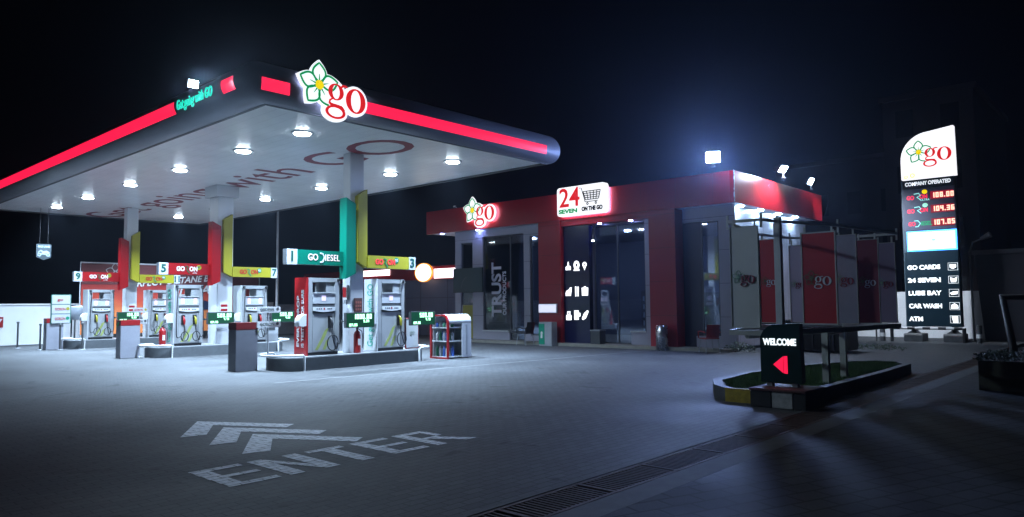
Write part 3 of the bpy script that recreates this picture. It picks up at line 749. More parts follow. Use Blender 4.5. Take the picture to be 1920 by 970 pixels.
# fittings on columns
o = thing("column_call_box", "red and white call box on the nearest column's left face", "call box", (10.97, 15.72, 1.9))
b = MB(); b.box(10.93, 10.998, 15.65, 15.83, 1.68, 2.06); b.build("case", wtext, o, bevel=.005); b = MB(); b.box(10.924, 10.9295, 15.665, 15.815, 1.74, 2.0); b.build("cover", red, o)
b = MB(); b.tube([(10.95, 15.7, 1.67), (10.94, 15.68, 1.55)], .008); b.tube([(10.95, 15.77, 1.67), (10.94, 15.78, 1.58)], .008); b.build("cable", black, o)
o = thing("notice_board", "small brown notice board with red rows on the nearest column", "notice board", (11.25, 15.59, 1.5))
b = MB(); b.box(11.12, 11.36, 15.575, 15.5985, 1.36, 1.72); b.build("board", mat("brown_board", (.12, .05, .04), .5), o)
b = MB(); [b.rect(FY((0, 15.574, 0)), 11.15 + c * .065, 11.2 + c * .065, 1.4 + r_ * .09, 1.455 + r_ * .09, 0, .003) for c in range(3) for r_ in range(3)]; b.build("notices", mat("notice_red", (.4, .12, .09), .5), o)
for k in (1, 2):
    yy = COLS[k][1]
    o = thing("safety_notice", ["", "small red and white notice on the middle column", "small red and white notice on the farthest column"][k], "notice", (11.2, yy, 1.5))
    b = MB(); b.box(11.1, 11.36, yy - .02, yy - .0015, 1.2, 1.66); b.build("plate", wtext, o); b = MB(); [b.rect(FY((0, yy - .0205, 0)), 11.12, 11.34, 1.24 + r_ * .14, 1.32 + r_ * .14, 0, .003) for r_ in range(3)]; b.build("print", red, o)

# price stands
def stand(x, y, ztop, wd, plates, lab, txts, base=.322, ph=.15, txt_sz=.09):
    o = thing("price_stand", lab, "price stand", (x, y, base))
    b = MB(); b.tube([(x, y + .02, base), (x, y + .02, ztop)], .022); b.lathe((x, y + .02, base), [(.14, 0), (.14, .015), (.03, .03)]); b.build("pole", grey, o)
    for (z, t, bd) in plates:
        b = MB(); b.rect(FY((x, y - .02, z)), -wd / 2, wd / 2, 0, ph, -.02, 0); p = b.build("plate", lgrey, o, bevel=.004)
        q = MB(); q.text(FY((x, y - .02, z)), t, txt_sz, -.05, ph / 2, w=.004, width=wd * .6, bold=.002); q.build("lettering", mat("stand_red_text", (.4, .05, .04), .5) if bd != 'g' else mat("stand_grey_text", (.12, .14, .14), .5), p)
        if bd != 'n':
            q = MB(); q.ring(FY((x, y - .02, z)), (wd * .36, ph * .58), (ph * .25, ph * .25), (.001, .001), 0, .004, 16); q.build("badge", {'y': yellow, 'g': dgrey, 'k': green}[bd], p)
stand(9.1, 16.25, 1.54, .62, [(1.37, "GODIESEL", 'g'), (1.02, "GORON", 'g')], "two grey price plates on a pole behind the nearest bollard", None)
stand(8.86, 23.5, 1.52, .42, [(1.37, "GORON", 'y'), (1.02, "GORON", 'g')], "two pale price plates on a pole beside the middle bollard", None, base=0)
o = thing("price_board", "three-tier grey price board on a pole by the back island", "price board", (8.74, 30.6, 0))
b = MB(); b.tube([(8.75, 30.65, 0), (8.75, 30.65, 1.1)], .03); b.build("pole", grey, o)
b = MB(); b.box(8.41, 9.07, 30.6, 30.66, .95, 2.03); b.build("frame", mat("green_frame", (.03, .14, .1), .5), o, bevel=.006)
for k, (t, bd) in enumerate((("GORON", 'g'), ("GORON", 'y'), ("go", 'n'))):
    b = MB(); b.rect(FY((8.74, 30.598, .97 + k * .355)), -.3, .3, 0, .325, 0, .006); p = b.build("panel", lgrey, o)
    q = MB(); q.text(FY((8.74, 30.59, 1.13 + k * .355)), t, .13, -.03, 0, width=.34 if t != 'go' else .2, bold=.002); q.build("lettering", mat("stand_red_text", (.4, .05, .04), .5), p)
    if bd != 'n': q = MB(); q.ring(FY((8.74, 30.59, 1.15 + k * .355)), (.22, .0), (.06, .06), (.001, .001), 0, .006, 16); q.build("badge", yellow if bd == 'y' else green, p)

# white board with red frame and the display shelf on the right of the nearest island
o = thing("framed_board", "white board with thin red frame at the right end of the nearest island", "board", (13.0, 15.7, .322))
b = MB(); b.box(12.84, 13.3, 15.62, 15.66, .33, 1.17); b.build("frame", red, o, bevel=.004)
b = MB(); b.box(12.862, 13.278, 15.612, 15.6195, .355, 1.145); p = b.build("face", mat("board_face", (.5, .52, .54), .4, var=.06), o)
b = MB(); b.text(FY((13.07, 15.611, .78)), "go", .17, bold=.001); b.build("lettering", mat("faint_print", (.3, .36, .34), .5), p)
o = thing("oil_display_shelf", "white round-topped display shelf with red edge holding oil bottles", "display shelf", (14.3, 15.4, 0))
sx0, sx1, sy0, sy1 = 13.75, 14.75, 15.05, 15.5
RT = lambda s, h, r: [(0, 0), (s, 0), (s, h - r)] + [(s - r + r * math.cos(a), h - r + r * math.sin(a)) for a in [k * PI / 16 for k in range(1, 8)]] + [(s - r, h)] + [(r + r * math.cos(a), h - r + r * math.sin(a)) for a in [PI / 2 + k * PI / 16 for k in range(1, 9)]]
# curved shell: runs along X, arch profile seen from the left end (-X)
prof_o = RT(.75, 1.25, .22); prof_i = [(.04, .04), (.71, .04)] + [(a * .90 + .0375, b_ * .965 + .02) for a, b_ in prof_o[2:]]
FXs = FX((13.86, 15.78, 0))
b = MB()
n_ = len(prof_o)
def shell(mb, F, po, pi, w0, w1):
    O, U, V, N = F; n = len(po)
    vs = [O + U * p[0] + V * p[1] + N * w0 for p in po] + [O + U * p[0] + V * p[1] + N * w1 for p in po] + [O + U * p[0] + V * p[1] + N * w0 for p in pi] + [O + U * p[0] + V * p[1] + N * w1 for p in pi]
    fs = []
    for i in range(n):
        j = (i + 1) % n
        fs += [(i, j, n + j, n + i), (n + i, n + j, 3 * n + j, 3 * n + i), (2 * n + i, 2 * n + j, j, i), (2 * n + i, 3 * n + i, 3 * n + j, 2 * n + j)]
    mb.add(vs, fs)
    return mb
pi_ = [(.05 + (p[0] / .75) * .65, .05 + (p[1] / 1.25) * 1.15) for p in prof_o]
shell(b, FXs, prof_o, pi_, -.06, .0); b.build("red_end_frame", red, o)
b = MB(); FX2 = FX((13.92, 15.78, 0))
tp = [p for p in prof_o if p[1] > .95]; tp2 = [(.03 + p[0] / .75 * .69, p[1] - .05) for p in tp]
poly = tp + tp2[::-1]
b.prism(FX2, poly, -.86, -.001, True); b.build("top_cover", whiteg, o)
b = MB(); b.box(14.42, 14.78, 15.03, 15.06, .03, 1.0); b.box(14.74, 14.78, 15.061, 15.78, .03, 1.0); b.box(13.93, 14.74, 15.7, 15.74, .03, 1.0); b.build("side_panels", lgrey, o)
b = MB()
for z in (.04, .48, .86): b.box(13.87, 14.735, 15.08, 15.698, z, z + .03)
b.build("shelves", whiteg, o)
b = MB(); b.box(14.56, 14.62, 15.02, 15.0295, .1, .95); b.build("strip", grey, o)
bi = 0
for z, hh in ((.07, .3), (.51, .26), (.89, .14)):
    for k in range(4):
        for j in range(2):
            x = 13.95 + j * .2 + (.02 if k % 2 else 0); y = 15.15 + k * .14; r = .045
            m_ = [whiteg, mat("bottle_blue", (.04, .1, .35), .4), mat("bottle_grey", (.3, .33, .36), .4), mat("bottle_green", (.03, .2, .1), .4)][(k + j + bi) % 4]
            b = MB(); b.lathe((x, y, z), [(r, 0), (r, hh * .6), (r * .8, hh * .75), (.015, hh * .85), (.015, hh)], 10)
            lv = {.07: "bottom", .51: "middle", .89: "top"}[z]
            tag(b.build("oil_bottle", m_, loc=(x, y, z)), "small oil bottle on the %s shelf of the white round-topped display" % lv, "bottle", "oil bottles on the %s shelf of the display" % lv)
    bi += 1
# grey waste / service box at the right end of the middle island
o = thing("service_box", "pale grey service box at the right end of the middle island", "service box", (13.0, 23.0, .322))
b = MB(); b.box(12.8, 13.25, 23.0, 23.4, .323, 1.0); b.build("case", lgrey, o, bevel=.01); b = MB(); b.box(12.88, 13.12, 22.99, 22.999, .7, .93); b.build("opening", dgrey, o)

# =================================================================== BACK OF THE STATION
wallw = mat("white_render", (.8, .81, .82), .8, var=.12, vscale=.8, bump=.1)
o = thing("perimeter_wall", "low white rendered wall along the back left of the station", "wall", (10, 35.9, 0))
b = MB(); b.box(-30, 20.3, 35.8, 36.0, 0, 1.66); b.build("wall_body", wallw, o); b = MB(); b.box(-30, 20.3, 35.76, 36.04, 1.661, 1.72); b.build("coping", wallw, o)
o = thing("red_wall_poster", "red and white poster on the white wall at the left edge of the photo", "poster", (7.9, 35.78, 1))
b = MB(); b.box(7.2, 8.12, 35.77, 35.795, .75, 1.18); b.build("panel", red, o); b = MB(); b.prism(FY((7.9, 35.769, .85)), [(-.5, 0), (.1, .1), (.2, .25), (.1, .25), (-.5, .12)], 0, .003); b.build("stripe", wtext, o)
# poster hoarding
def poster_mat():
    m = bpy.data.materials.new("orange_red_poster"); m.use_nodes = True; t = m.node_tree; b = t.nodes["Principled BSDF"]; L = t.links.new
    g = t.nodes.new("ShaderNodeTexCoord"); sp = t.nodes.new("ShaderNodeSeparateXYZ"); L(g.outputs["Object"], sp.inputs[0])
    n = t.nodes.new("ShaderNodeTexNoise"); n.inputs["Scale"].default_value = .8; n.inputs["Detail"].default_value = 5; L(g.outputs["Object"], n.inputs["Vector"])
    a = t.nodes.new("ShaderNodeMath"); a.operation = 'MULTIPLY_ADD'; a.inputs[1].default_value = 1.2; L(n.outputs[0], a.inputs[0]); L(sp.outputs[2], a.inputs[2])
    r = t.nodes.new("ShaderNodeValToRGB"); r.color_ramp.elements[0].position = .55; r.color_ramp.elements[0].color = (.75, .22, .06, 1); r.color_ramp.elements[1].position = 1.0; r.color_ramp.elements[1].color = (.28, .02, .02, 1)
    q = r.color_ramp.elements.new(.75); q.color = (.5, .06, .03, 1)
    d = t.nodes.new("ShaderNodeMath"); d.operation = 'DIVIDE'; d.inputs[1].default_value = 3.2; L(a.outputs[0], d.inputs[0]); L(d.outputs[0], r.inputs[0]); L(r.outputs[0], b.inputs["Base Color"]); b.inputs["Roughness"].default_value = .5
    return m
o = thing("poster_hoarding", "wide framed red and orange octane poster behind the pumps", "hoarding", (14.8, 35, 0))
b = MB(); b.box(10.75, 19.0, 35.0, 35.06, .35, 2.55); b.build("poster", poster_mat(), o)
b = MB(); b.box(10.75, 19.0, 34.99, 35.055, 2.552, 3.46); b.build("upper_panel", mat("poster_dark_red", (.12, .025, .025), .5, var=.1), o)
b = MB(); b.tube([(10.7, 35, 0), (10.7, 35, 3.5), (19.05, 35, 3.5), (19.05, 35, 0)], .035); b.build("frame", lgrey, o)
F = FY((14.8, 34.985, 0)); b = MB()
b.text(F, "PERFECT OCTANE B", .42, -.35, 2.72, bold=.008, shear=.3, width=3.8, rot=.09); b.text(F, "ULTRA", .55, .6, 2.25, bold=.01, shear=.3, width=1.9, rot=.09, w=.03); b.text(F, "IN 1", .45, .2, 1.75, bold=.01, shear=.3, width=1.1, rot=.09, w=.03); b.build("lettering", wtext, o)
b = MB(); k = .0055
F2 = FY((12.1, 34.98, 3.1))
b = MB()
for a in PET: b.band(F2, [(p[0] * .005, p[1] * .005) for p in petal((0, 0), a)], .03, 0, .01 + .001 * PET.index(a), closed=True)
b.build("flower_mark", mat("faint_white_mark", (.4, .38, .38), .5), o)
b = MB(); b.prism(FY((13.4, 34.985, .5)), [(0, 0), (1.4, .0), (1.6, .35), (1.2, .75), (.5, .8), (.1, .4)], 0, .012); b.prism(FY((15.3, 34.985, 1.3)), [(0, 0), (1.2, .1), (1.3, .4), (.6, .6), (.1, .35)], 0, .01); b.build("car_picture", mat("poster_dark_blue", (.02, .03, .08), .4, var=.4, vscale=3), o)

# grey store annexe with lit strips
annm = mat("annexe_cladding", (.13, .15, .22), .45, var=.1, vscale=1)
o = thing("service_annexe", "low grey service building with dark red fascia left of the shop", "building", (25, 27, 0))
b = MB(); b.box(24, 32, 22.6, 38, 0, 2.75); b.build("wall", annm, o)
b = MB(); b.box(23.7, 32.2, 22.601, 38.3, 2.751, 3.4); b.build("fascia", dred, o)
b = MB(); b.box(23.95, 23.998, 29.5, 30.5, .1, 1.9); b.build("door", mat("door_dark", (.01, .012, .018), .4), o)
b = MB(); 
for z in (.95, 1.85): b.box(23.99, 23.9975, 22.7, 29.4, z, z + .015)
for y in range(24, 30, 2): b.box(23.988, 23.9955, y, y + .015, 0, 2.74)
b.build("panel_joints", mat("joint_dark", (.03, .03, .05), .6), o)
b = MB(); b.rect(FX((23.69, 26.6, 2.8)), 0, 2.6, 0, .45, 0, .05)
strips_m = mat("lit_strip_white", (.8, .8, .8), .4, emit=(1, .95, 1), es=3)
b.build("lit_letters", strips_m, o)
b = MB(); b.rect(FX((23.69, 32.4, 3.06)), 0, 2.3, 0, .3, 0, .05); b.build("lit_letters", strips_m, o)
b = MB(); b.ring(FX((23.69, 27.3, 3.1)), (0, 0), (.6, .43), (.001, .001), .055, .12, 36); b.build("round_badge", mat("badge_lit", (.8, .8, .8), .4, emit=(1, .93, .78), es=2.5), o)
b = MB(); b.ring(FX((23.69, 27.3, 3.1)), (0, 0), (.65, .47), (.601, .431), .05, .14, 36); b.build("badge_rim", mat("badge_rim_orange", (.5, .15, .0), .4, emit=(1, .35, .02), es=1.2), o)
o = thing("grey_boundary_wall", "plain grey boundary wall between the poster and the shop", "wall", (22, 36, 0))
b = MB(); b.box(20.31, 24, 35.8, 36, 0, 1.6); b.build("wall_body", mat("grey_render", (.32, .33, .36), .8, var=.15), o)

# thin posts and tank at the back left
for i, (x, y, h, lab) in enumerate(((7.95, 32.9, .98, "thin steel post standing alone near the left edge of the white wall"), (8.2, 31.0, .92, "thin steel post left of the pair in front of the farthest bollard"), (8.62, 30.2, .92, "thin steel post right of the pair in front of the farthest bollard"), (9.2, 29.7, .95, "thin steel post before the far island's left end"))):
    o = thing("steel_post", lab, "post", (x, y, 0), "thin steel posts near the back wall")
    b = MB(); b.tube([(x, y, 0), (x, y, h)], .033); b.build("shaft", dgrey, o); b = MB(); b.lathe((x, y, 0), [(.12, 0), (.12, .015), (.05, .02)]); b.build("base_plate", grey, o); b = MB(); b.lathe((x, y, h), [(.05, -.02), (.05, .03), (.02, .04)]); b.build("cap", dgrey, o)
o = thing("water_tank", "grey drum tank on legs beside the poster hoarding", "tank", (9.9, 33, 0))
b = MB(); b.lathe((9.95, 32.6, 1.05), [(.02, 0), (.3, .0), (.31, .02), (.31, .5), (.3, .52), (.1, .57), (.02, .58)], 28); b.build("drum", mat("galvanised", (.3, .33, .38), .4, metal=.3, var=.15), o)
b = MB(); [b.box(9.95 + a - .025, 9.95 + a + .025, 32.6 + c - .025, 32.6 + c + .025, 0, 1.049) for a in (-.2, .2) for c in (-.2, .2)]; b.build("legs", dgrey, o)
b = MB(); b.tube([(9.95, 32.3, 1.06), (9.95, 32.3, .85)], .012); b.tube([(9.95, 32.29, .95), (9.95, 32.2, .95)], .01); b.build("tap", dgrey, o)
o = thing("hand_pump_stand", "small dark hand pump stand by the grey drum tank", "hand pump", (10.2, 32, 0))
b = MB(); b.lathe((10.15, 31.6, 0), [(.15, 0), (.15, .02), (.03, .05), (.03, .5), (.07, .52), (.07, .6), (.02, .62)], 14); b.tube([(10.0, 31.6, .7), (10.15, 31.6, .58), (10.35, 31.6, .45)], .018); b.tube([(10.3, 31.6, 0), (10.3, 31.6, .4), (10.42, 31.6, .42)], .03); b.build("stand", dgrey, o)
o = thing("tall_light_pole", "slim unlit light pole rising behind the middle island", "light pole", (18, 31.4, 0))
b = MB(); b.tube([(18, 31.4, 0), (18, 31.4, 6.9)], [.07, .05]); b.build("pole", lgrey, o); b = MB(); b.tube([(18, 31.4, 6.0), (17.2, 31.9, 6.05)], .03); b.lathe((17.1, 31.95, 5.95), [(.16, 0), (.2, .06), (.1, .16)], 14); b.build("lamp_head", dgrey, o)
# hanging lane sign
o = thing("hanging_lane_sign", "dark shield-shaped motorbike lane sign hanging from the canopy's far end", "hanging sign", (8.76, 33, 3.5))
F = FY((8.76, 33, 3.76)); b = MB(); b.prism(F, [(-.26, -.22), (0, -.33), (.26, -.22), (.26, .3), (-.26, .3)], -.03, 0); pb = b.build("shield", mat("shield_green", (.006, .014, .018), .6), o)
b = MB(); b.text(F, "BIKE LANE", .1, 0, .2, width=.42, bold=.005); b.build("lettering", mat("sign_pale", (.14, .17, .2), .6), pb)
b = MB(); b.ring(F, (-.15, -.12), (.07, .07), (.03, .03), .001, .006); b.ring(F, (.15, -.12), (.07, .07), (.03, .03), .001, .006); b.band(F, [(-.2, -.04), (-.1, .05), (-.03, -.02), (.1, .0), (.2, -.04)], [.03, .05, .08, .09, .04], .001, .007); b.band(F, [(-.12, -.1), (-.03, -.08), (.12, -.1)], .05, .001, .0065); b.build("motorbike_icon", MATS["sign_pale"], pb)
b = MB(); b.tube([(8.62, 33.01, 4.06), (8.62, 33.01, 5.5)], .006); b.tube([(8.9, 33.01, 4.06), (8.9, 33.01, 5.5)], .006); b.build("hanging_rods", black, o)

# =================================================================== SHOP
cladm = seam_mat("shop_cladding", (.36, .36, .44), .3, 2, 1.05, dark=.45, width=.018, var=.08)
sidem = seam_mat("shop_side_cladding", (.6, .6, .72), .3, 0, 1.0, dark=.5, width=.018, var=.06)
pillm = seam_mat("shop_red_cladding", (.32, .012, .02), .28, 2, 1.1, dark=.45, width=.018, var=.08)
fredm = seam_mat("shop_fascia_red", (.34, .006, .012), .3, 1, 1.3, dark=.6, width=.014, var=.08)
fredx = seam_mat("shop_side_fascia_red", (.34, .006, .012), .22, 0, 1.3, dark=.6, width=.014, var=.08)
SH = thing("shop_building", "single-storey shop with red fascia and red pillars", "building", (24, 16, 0))
WX = 21.2
# fascia
b = MB(); b.box(20.78, 20.93, 9.85, 23.86, 4.56, 5.54); b.build("front_fascia", fredm, SH)
b = MB(); b.box(20.78, 28.27, 9.7, 9.845, 4.56, 5.54); b.build("side_fascia", fredx, SH)
b = MB(); b.box(20.765, 20.79, 9.685, 9.71, 4.57, 5.545); b.build("corner_trim", steel, SH)
b = MB(); b.box(20.95, 28.2, 9.85, 23.8, 5.0, 5.45); b.build("roof", dgrey, SH)
b = MB(); b.box(20.95, 28.2, 9.85, 23.8, 4.58, 4.62); b.build("eaves_soffit", mat("eaves_white", (.6, .63, .7), .35, var=.05), SH)
# front wall pieces (x = WX), y ranges from photo
wp = MB()
def W_(y0_, y1_, z0_, z1_, mb=wp, x0_=WX, t=.2): mb.box(x0_, x0_ + t, y0_, y1_, z0_, z1_)
W_(22.16, 22.5, .0, 4.575); W_(20.85, 21.45, 0, 4.575); W_(18.3, 18.62, 0, 4.575); W_(9.98, 10.46, 0, 4.575); W_(12.95, 13.15, 0, 4.575)
W_(21.452, 22.158, 4.1, 4.575); W_(18.622, 20.848, 4.28, 4.575); W_(17.45, 18.298, 4.15, 4.575); W_(10.462, 11.7, 4.1, 4.575)
W_(19.4, 20.848, 0, .42); W_(13.152, 13.75, 0, .52); W_(17.45, 18.298, 0, .3); W_(10.462, 11.3, 0, .45)
wp.build("front_wall", cladm, SH)
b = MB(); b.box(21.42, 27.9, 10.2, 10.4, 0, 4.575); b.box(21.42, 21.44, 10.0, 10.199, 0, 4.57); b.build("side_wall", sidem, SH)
b = MB(); b.box(27.7, 27.9, 10.41, 22.4, 0, 4.57); b.box(21.41, 27.69, 22.3, 22.5, 0, 4.57); b.build("rear_walls", mat("interior_wall", (.1, .11, .16), .7), SH)
b = MB(); b.box(20.55, 21.19, 9.9, 22.6, 0, .1); b.box(21.19, 27.8, 10.2, 22.6, 0, .09); b.build("plinth_step", mat("plinth_beige", (.24, .23, .2), .7, var=.2), SH)
for yy, nm in ((16.46, 1), (11.76, 2)):
    b = MB(); b.box(20.79, 21.3, yy, yy + (1.07 if nm == 1 else .98), 0, 4.556); b.build("pillar", pillm, SH, bevel=.006)
b = MB(); b.box(20.83, 21.25, 12.742, 16.458, 4.34, 4.555); b.build("lintel", pillm, SH)
navy = mat("navy_panel", (.008, .01, .05), .2, var=.1, vscale=1.5)
b = MB(); b.box(20.95, 21.15, 15.3, 16.45, .1, 4.33); IP = b.build("icon_panel", navy, SH)
b = MB(); b.box(21.3, 21.36, 11.12, 11.78, .1, 4.5); b.build("dark_panel", mat("dark_blue_panel", (.01, .012, .03), .35), SH)
# nine icons
e_icon = mat("icon_lit", (.8, .8, .8), .4, emit=(.95, .97, 1), es=1.6)
b = MB(); us = (16.24, 15.86, 15.5); vsz = (2.85, 1.95, 1.1); FI = lambda y, z: FX((20.948, y, z)); s = .13
def ic(y, z, pl, holes=()):
    b.prism(FI(y, z), [(p[0] * s, p[1] * s) for p in pl], .0, .012)
ic(us[0], vsz[0], [(-.9, -.9), (.9, -.9), (.9, 0), (.6, .3), (.2, .3), (.3, 1.0), (-.2, 1.0), (-.2, .3), (-.9, 0)]); ic(us[0], vsz[0] - .0, [(-.2, 1.05), (.1, 1.05), (.2, 1.5), (-.1, 1.4)])
b.ring(FI(us[1], vsz[0]), (0, .05), (.13, .16), (.05, .06), 0, .012, 24); ic(us[1], vsz[0], [(-1, -1.2), (1, -1.2), (1, -.8), (-1, -.8)])
b.ring(FI(us[2], vsz[0] + .06), (0, 0), (.09, .09), (.035, .035), 0, .012, 20); ic(us[2], vsz[0], [(-.55, .2), (.55, .2), (0, -1.2)])
ic(us[0], vsz[1], [(-1, -1.2), (.8, -1.2), (1, .0), (1.1, 1.2), (.6, 1.2), (.2, .6), (-.6, .3), (-1, -.3)])
ic(us[1], vsz[1], [(-.55, -1.4), (-.2, -1.4), (-.15, 1.4), (-.6, 1.4)]); ic(us[1], vsz[1], [(.25, -1.4), (.55, -1.4), (.65, 1.2), (.45, 1.4), (.2, 1.2)])
ic(us[2], vsz[1], [(-1, -1.2), (1, -1.2), (1.1, 1), (.4, 1), (.3, 1.35), (-.3, 1.35), (-.4, 1), (-1.1, 1)])
b.ring(FI(us[0], vsz[2] + .05), (0, .02), (.1, .09), (.05, .045), 0, .012, 4, rot=PI / 4); ic(us[0], vsz[2], [(-.9, -1.4), (.9, -1.4), (.9, .0), (-.9, .0)])
ic(us[1], vsz[2], [(-1, -1.3), (.5, -1.3), (.5, -.4), (1.1, -.4), (1.1, .6), (.5, .7), (.5, 1.3), (-1, 1.3)])
ic(us[2], vsz[2], [(-1.1, -1.2), (-.7, -1.35), (.2, -.8), (1.1, .9), (1.0, 1.3), (.6, 1.3), (-.5, .4), (-1.1, -.8)])
b.build("icons", e_icon, IP)
# glazing and frames
fdark = mat("window_frame_dark", (.06, .065, .08), .4)
def win(y0_, y1_, z0_, z1_, name="window", x=WX + .08, mullions=()):
    b = MB(); t = .045
    b.box(x - .02, x + .04, y0_, y0_ + t, z0_, z1_); b.box(x - .02, x + .04, y1_ - t, y1_, z0_, z1_); b.box(x - .02, x + .04, y0_ + t + .001, y1_ - t - .001, z0_, z0_ + t); b.box(x - .02, x + .04, y0_ + t + .001, y1_ - t - .001, z1_ - t, z1_)
    for m_ in mullions: b.box(x - .018, x + .038, m_ - t / 2, m_ + t / 2, z0_ + t + .001, z1_ - t - .001)
    f = b.build(name, fdark, SH); g_ = MB(); g_.box(x, x + .012, y0_ + t * .5, y1_ - t * .5, z0_ + t * .5, z1_ - t * .5); g_.build("pane", glass, f)
    return f
win(21.455, 22.155, 1.5, 4.09)
win(18.625, 20.845, .425, 4.27, mullions=(19.38,))
d = win(18.63, 19.395, .1, .42, "door")
win(17.55, 18.295, .305, 4.14)
win(13.155, 15.29, .105, 4.33, "door", mullions=(14.3,))
win(10.465, 11.1, .455, 4.09)
b = MB(); b.box(WX - .06, WX + .1, 19.42, 20.84, .421, .47); b.build("sill", whiteg, SH)
b = MB(); b.box(WX - .06, WX + .0, 13.16, 13.76, .521, .57); b.build("sill", whiteg, SH)
# lettering on the glass
F = (Vector((WX + .06, 20.0, 2.0)), Vector((0, 0, 1)), Vector((0, 1, 0)), Vector((-1, 0, 0)))
b = MB(); b.text(F, "TRUST", .72, .1, .12, w=.004, bold=.02, width=2.2); b.text(F, "OUR PRODUCTS", .26, -.05, -.3, w=.004, bold=.006, width=1.75); b.build("window_lettering", mat("grey_vinyl", (.6, .6, .7), .6), SH)
b = MB(); b.box(WX + .05, WX + .07, 21.5, 22.1, .12, 1.48); yp = b.build("yellow_poster", mat("poster_yellow", (.32, .3, .05), .5), SH)
b = MB(); b.ring(FX((WX + .049, 21.8, .85)), (0, 0), (.2, .2), (.12, .12), 0, .006, 24); b.build("poster_mark", wtext, yp)
# interior
b = MB(); b.box(26.2, 26.9, 11, 16, .1, 1.9); b.build("counter_shelf", mat("interior_dark", (.03, .04, .05), .6, var=.5, vscale=5), SH)
for q, (yy, hh) in enumerate(((13.3, 2.0), (14.1, 2.0), (14.9, 2.0), (18.9, 1.7), (20.2, 1.7))):
    b = MB(); b.box(24.8, 25.4, yy, yy + .7, .1, hh); fg = b.build("drinks_fridge", mat("fridge_body", (.05, .05, .07), .4), SH)
    b = MB()
    for r_ in range(5):
        for k in range(5): b.box(24.77, 24.799, yy + .06 + k * .12, yy + .12 + k * .12, .3 + r_ * .32, .5 + r_ * .32)
    b.build("goods", [mat("goods_red", (.3, .03, .03), .5, emit=(.4, .03, .03), es=.08), mat("goods_green", (.05, .2, .1), .5, emit=(.05, .3, .15), es=.08), mat("goods_pale", (.3, .35, .4), .5, emit=(.3, .4, .5), es=.06)][q % 3], fg)
e_int = mat("interior_lamp", (.8, .8, .8), .3, emit=(.8, .9, 1), es=110)
for (x, y) in ((22.6, 19.4), (22.4, 17.9), (23.0, 15.0), (24.6, 14.2), (22.9, 12.9), (23.2, 11.0), (24.5, 10.9), (25.5, 18.5)):
    b = MB(); b.lathe((x, y, 4.2), [(.02, 0), (.12, 0), (.12, .03)], 14); b.build("ceiling_lamp", e_int, SH)
b = MB(); b.box(21.45, 27.6, 10.45, 22.2, 4.25, 4.3); b.build("ceiling", mat("interior_ceiling", (.08, .09, .13), .7), SH)
b = MB(); b.box(23.2, 23.25, 10.6, 11.25, 2.2, 2.55); b.build("lit_screen", mat("screen_pale", (.4, .4, .45), .4, emit=(.6, .65, .8), es=.9), SH)
b = MB(); b.box(25.9, 25.95, 14.0, 14.3, 2.35, 2.75); b.box(23.9, 23.95, 13.4, 13.55, 2.6, 2.95); b.build("lit_notice", mat("notice_pale", (.4, .4, .5), .4, emit=(.5, .6, .95), es=.5), SH)
# eaves lamps that wash the right side wall and the left corner
e_eave = mat("eaves_lamp_lens", (.8, .8, .8), .3, emit=(.5, .75, 1), es=260)
for (x, y) in ((21.9, 10.02), (23.4, 10.02), (24.9, 10.02), (26.4, 10.02)):
    b = MB(); b.lathe((x, y, 4.56), [(.02, -.01), (.09, -.01), (.09, .03)], 14); b.build("eaves_lamp", e_eave, SH)
e_eave2 = mat("eaves_lamp_dim", (.8, .8, .8), .3, emit=(.3, .38, 1), es=110)
for (x, y) in ((21.1, 23.2), (21.05, 21.0), (21.06, 14.9), (21.06, 13.6)):
    z_ = 4.56 if y > 17 else 4.335
    b = MB(); b.lathe((x, y, z_), [(.02, -.012), (.07, -.012), (.07, .0)], 14); b.build("eaves_lamp", e_eave2, SH)
# signs on the shop
S1 = thing("shop_logo_sign", "small flower and go logo sign glowing on the shop's red fascia", "logo sign", (20.7, 20.6, 5.2))
logo(S1, FX((20.62, 20.86, 5.33)), .0061, (mat("logo_lit_white2", (.8, .8, .8), .4, emit=(.95, .95, 1), es=1.15), e_green, e_yel, e_redg), depth=.06, halo=mat("halo_pink", (.8, .8, .8), .4, emit=(1, .6, .9), es=9))
S2 = thing("shop_name_sign", "white lit 24 seven on the go sign with trolley picture", "shop sign", (20.6, 15.2, 5.1))
F = FX((20.5, 15.3, 5.17)); W2, H2, rr = 1.06, .52, .12
rp = []
for (cx_, cy_, a0) in ((W2 - rr, -H2 + rr, -90), (W2 - rr, H2 - rr, 0), (-W2 + rr, H2 - rr, 90), (-W2 + rr, -H2 + rr, 180)):
    for i in range(7): a = math.radians(a0 + 15 * i); rp.append((cx_ + rr * math.cos(a), cy_ + rr * math.sin(a)))
b = MB(); b.prism(F, rp, -.2, 0); lb = b.build("light_box", mat("sign_box_lit", (.8, .8, .8), .4, emit=(.95, .96, 1), es=1.15), S2)
b = MB(); b.prism(F, [(p[0] * .95, p[1] * .93) for p in rp], -.245, -.201); b.build("halo_light", mat("halo_cool", (.8, .8, .8), .4, emit=(.5, .52, 1), es=34), lb)
b = MB(); b.text(F, "24", .95, -.5, .1, bold=.014, width=.92, w=.006); b.build("number", e_redg, S2)
b = MB(); b.text(F, "SEVEN", .2, -.56, -.36, bold=.011, width=.84, w=.012); b.build("green_word", e_green, S2)
inkm = mat("black_ink", (.01, .01, .01), .5)
b = MB(); b.text(F, "ON THE GO", .2, .49, -.34, bold=.014, width=.9, w=.006)
bx0, by0 = .18, .32
tl, tr_, br_, bl = (.12, .28), (.86, .28), (.78, -.02), (.22, -.02)
b.band(F, [(-.06, .42), (.04, .42), (.2, -.09), (.74, -.09)], .03, .002, .012)
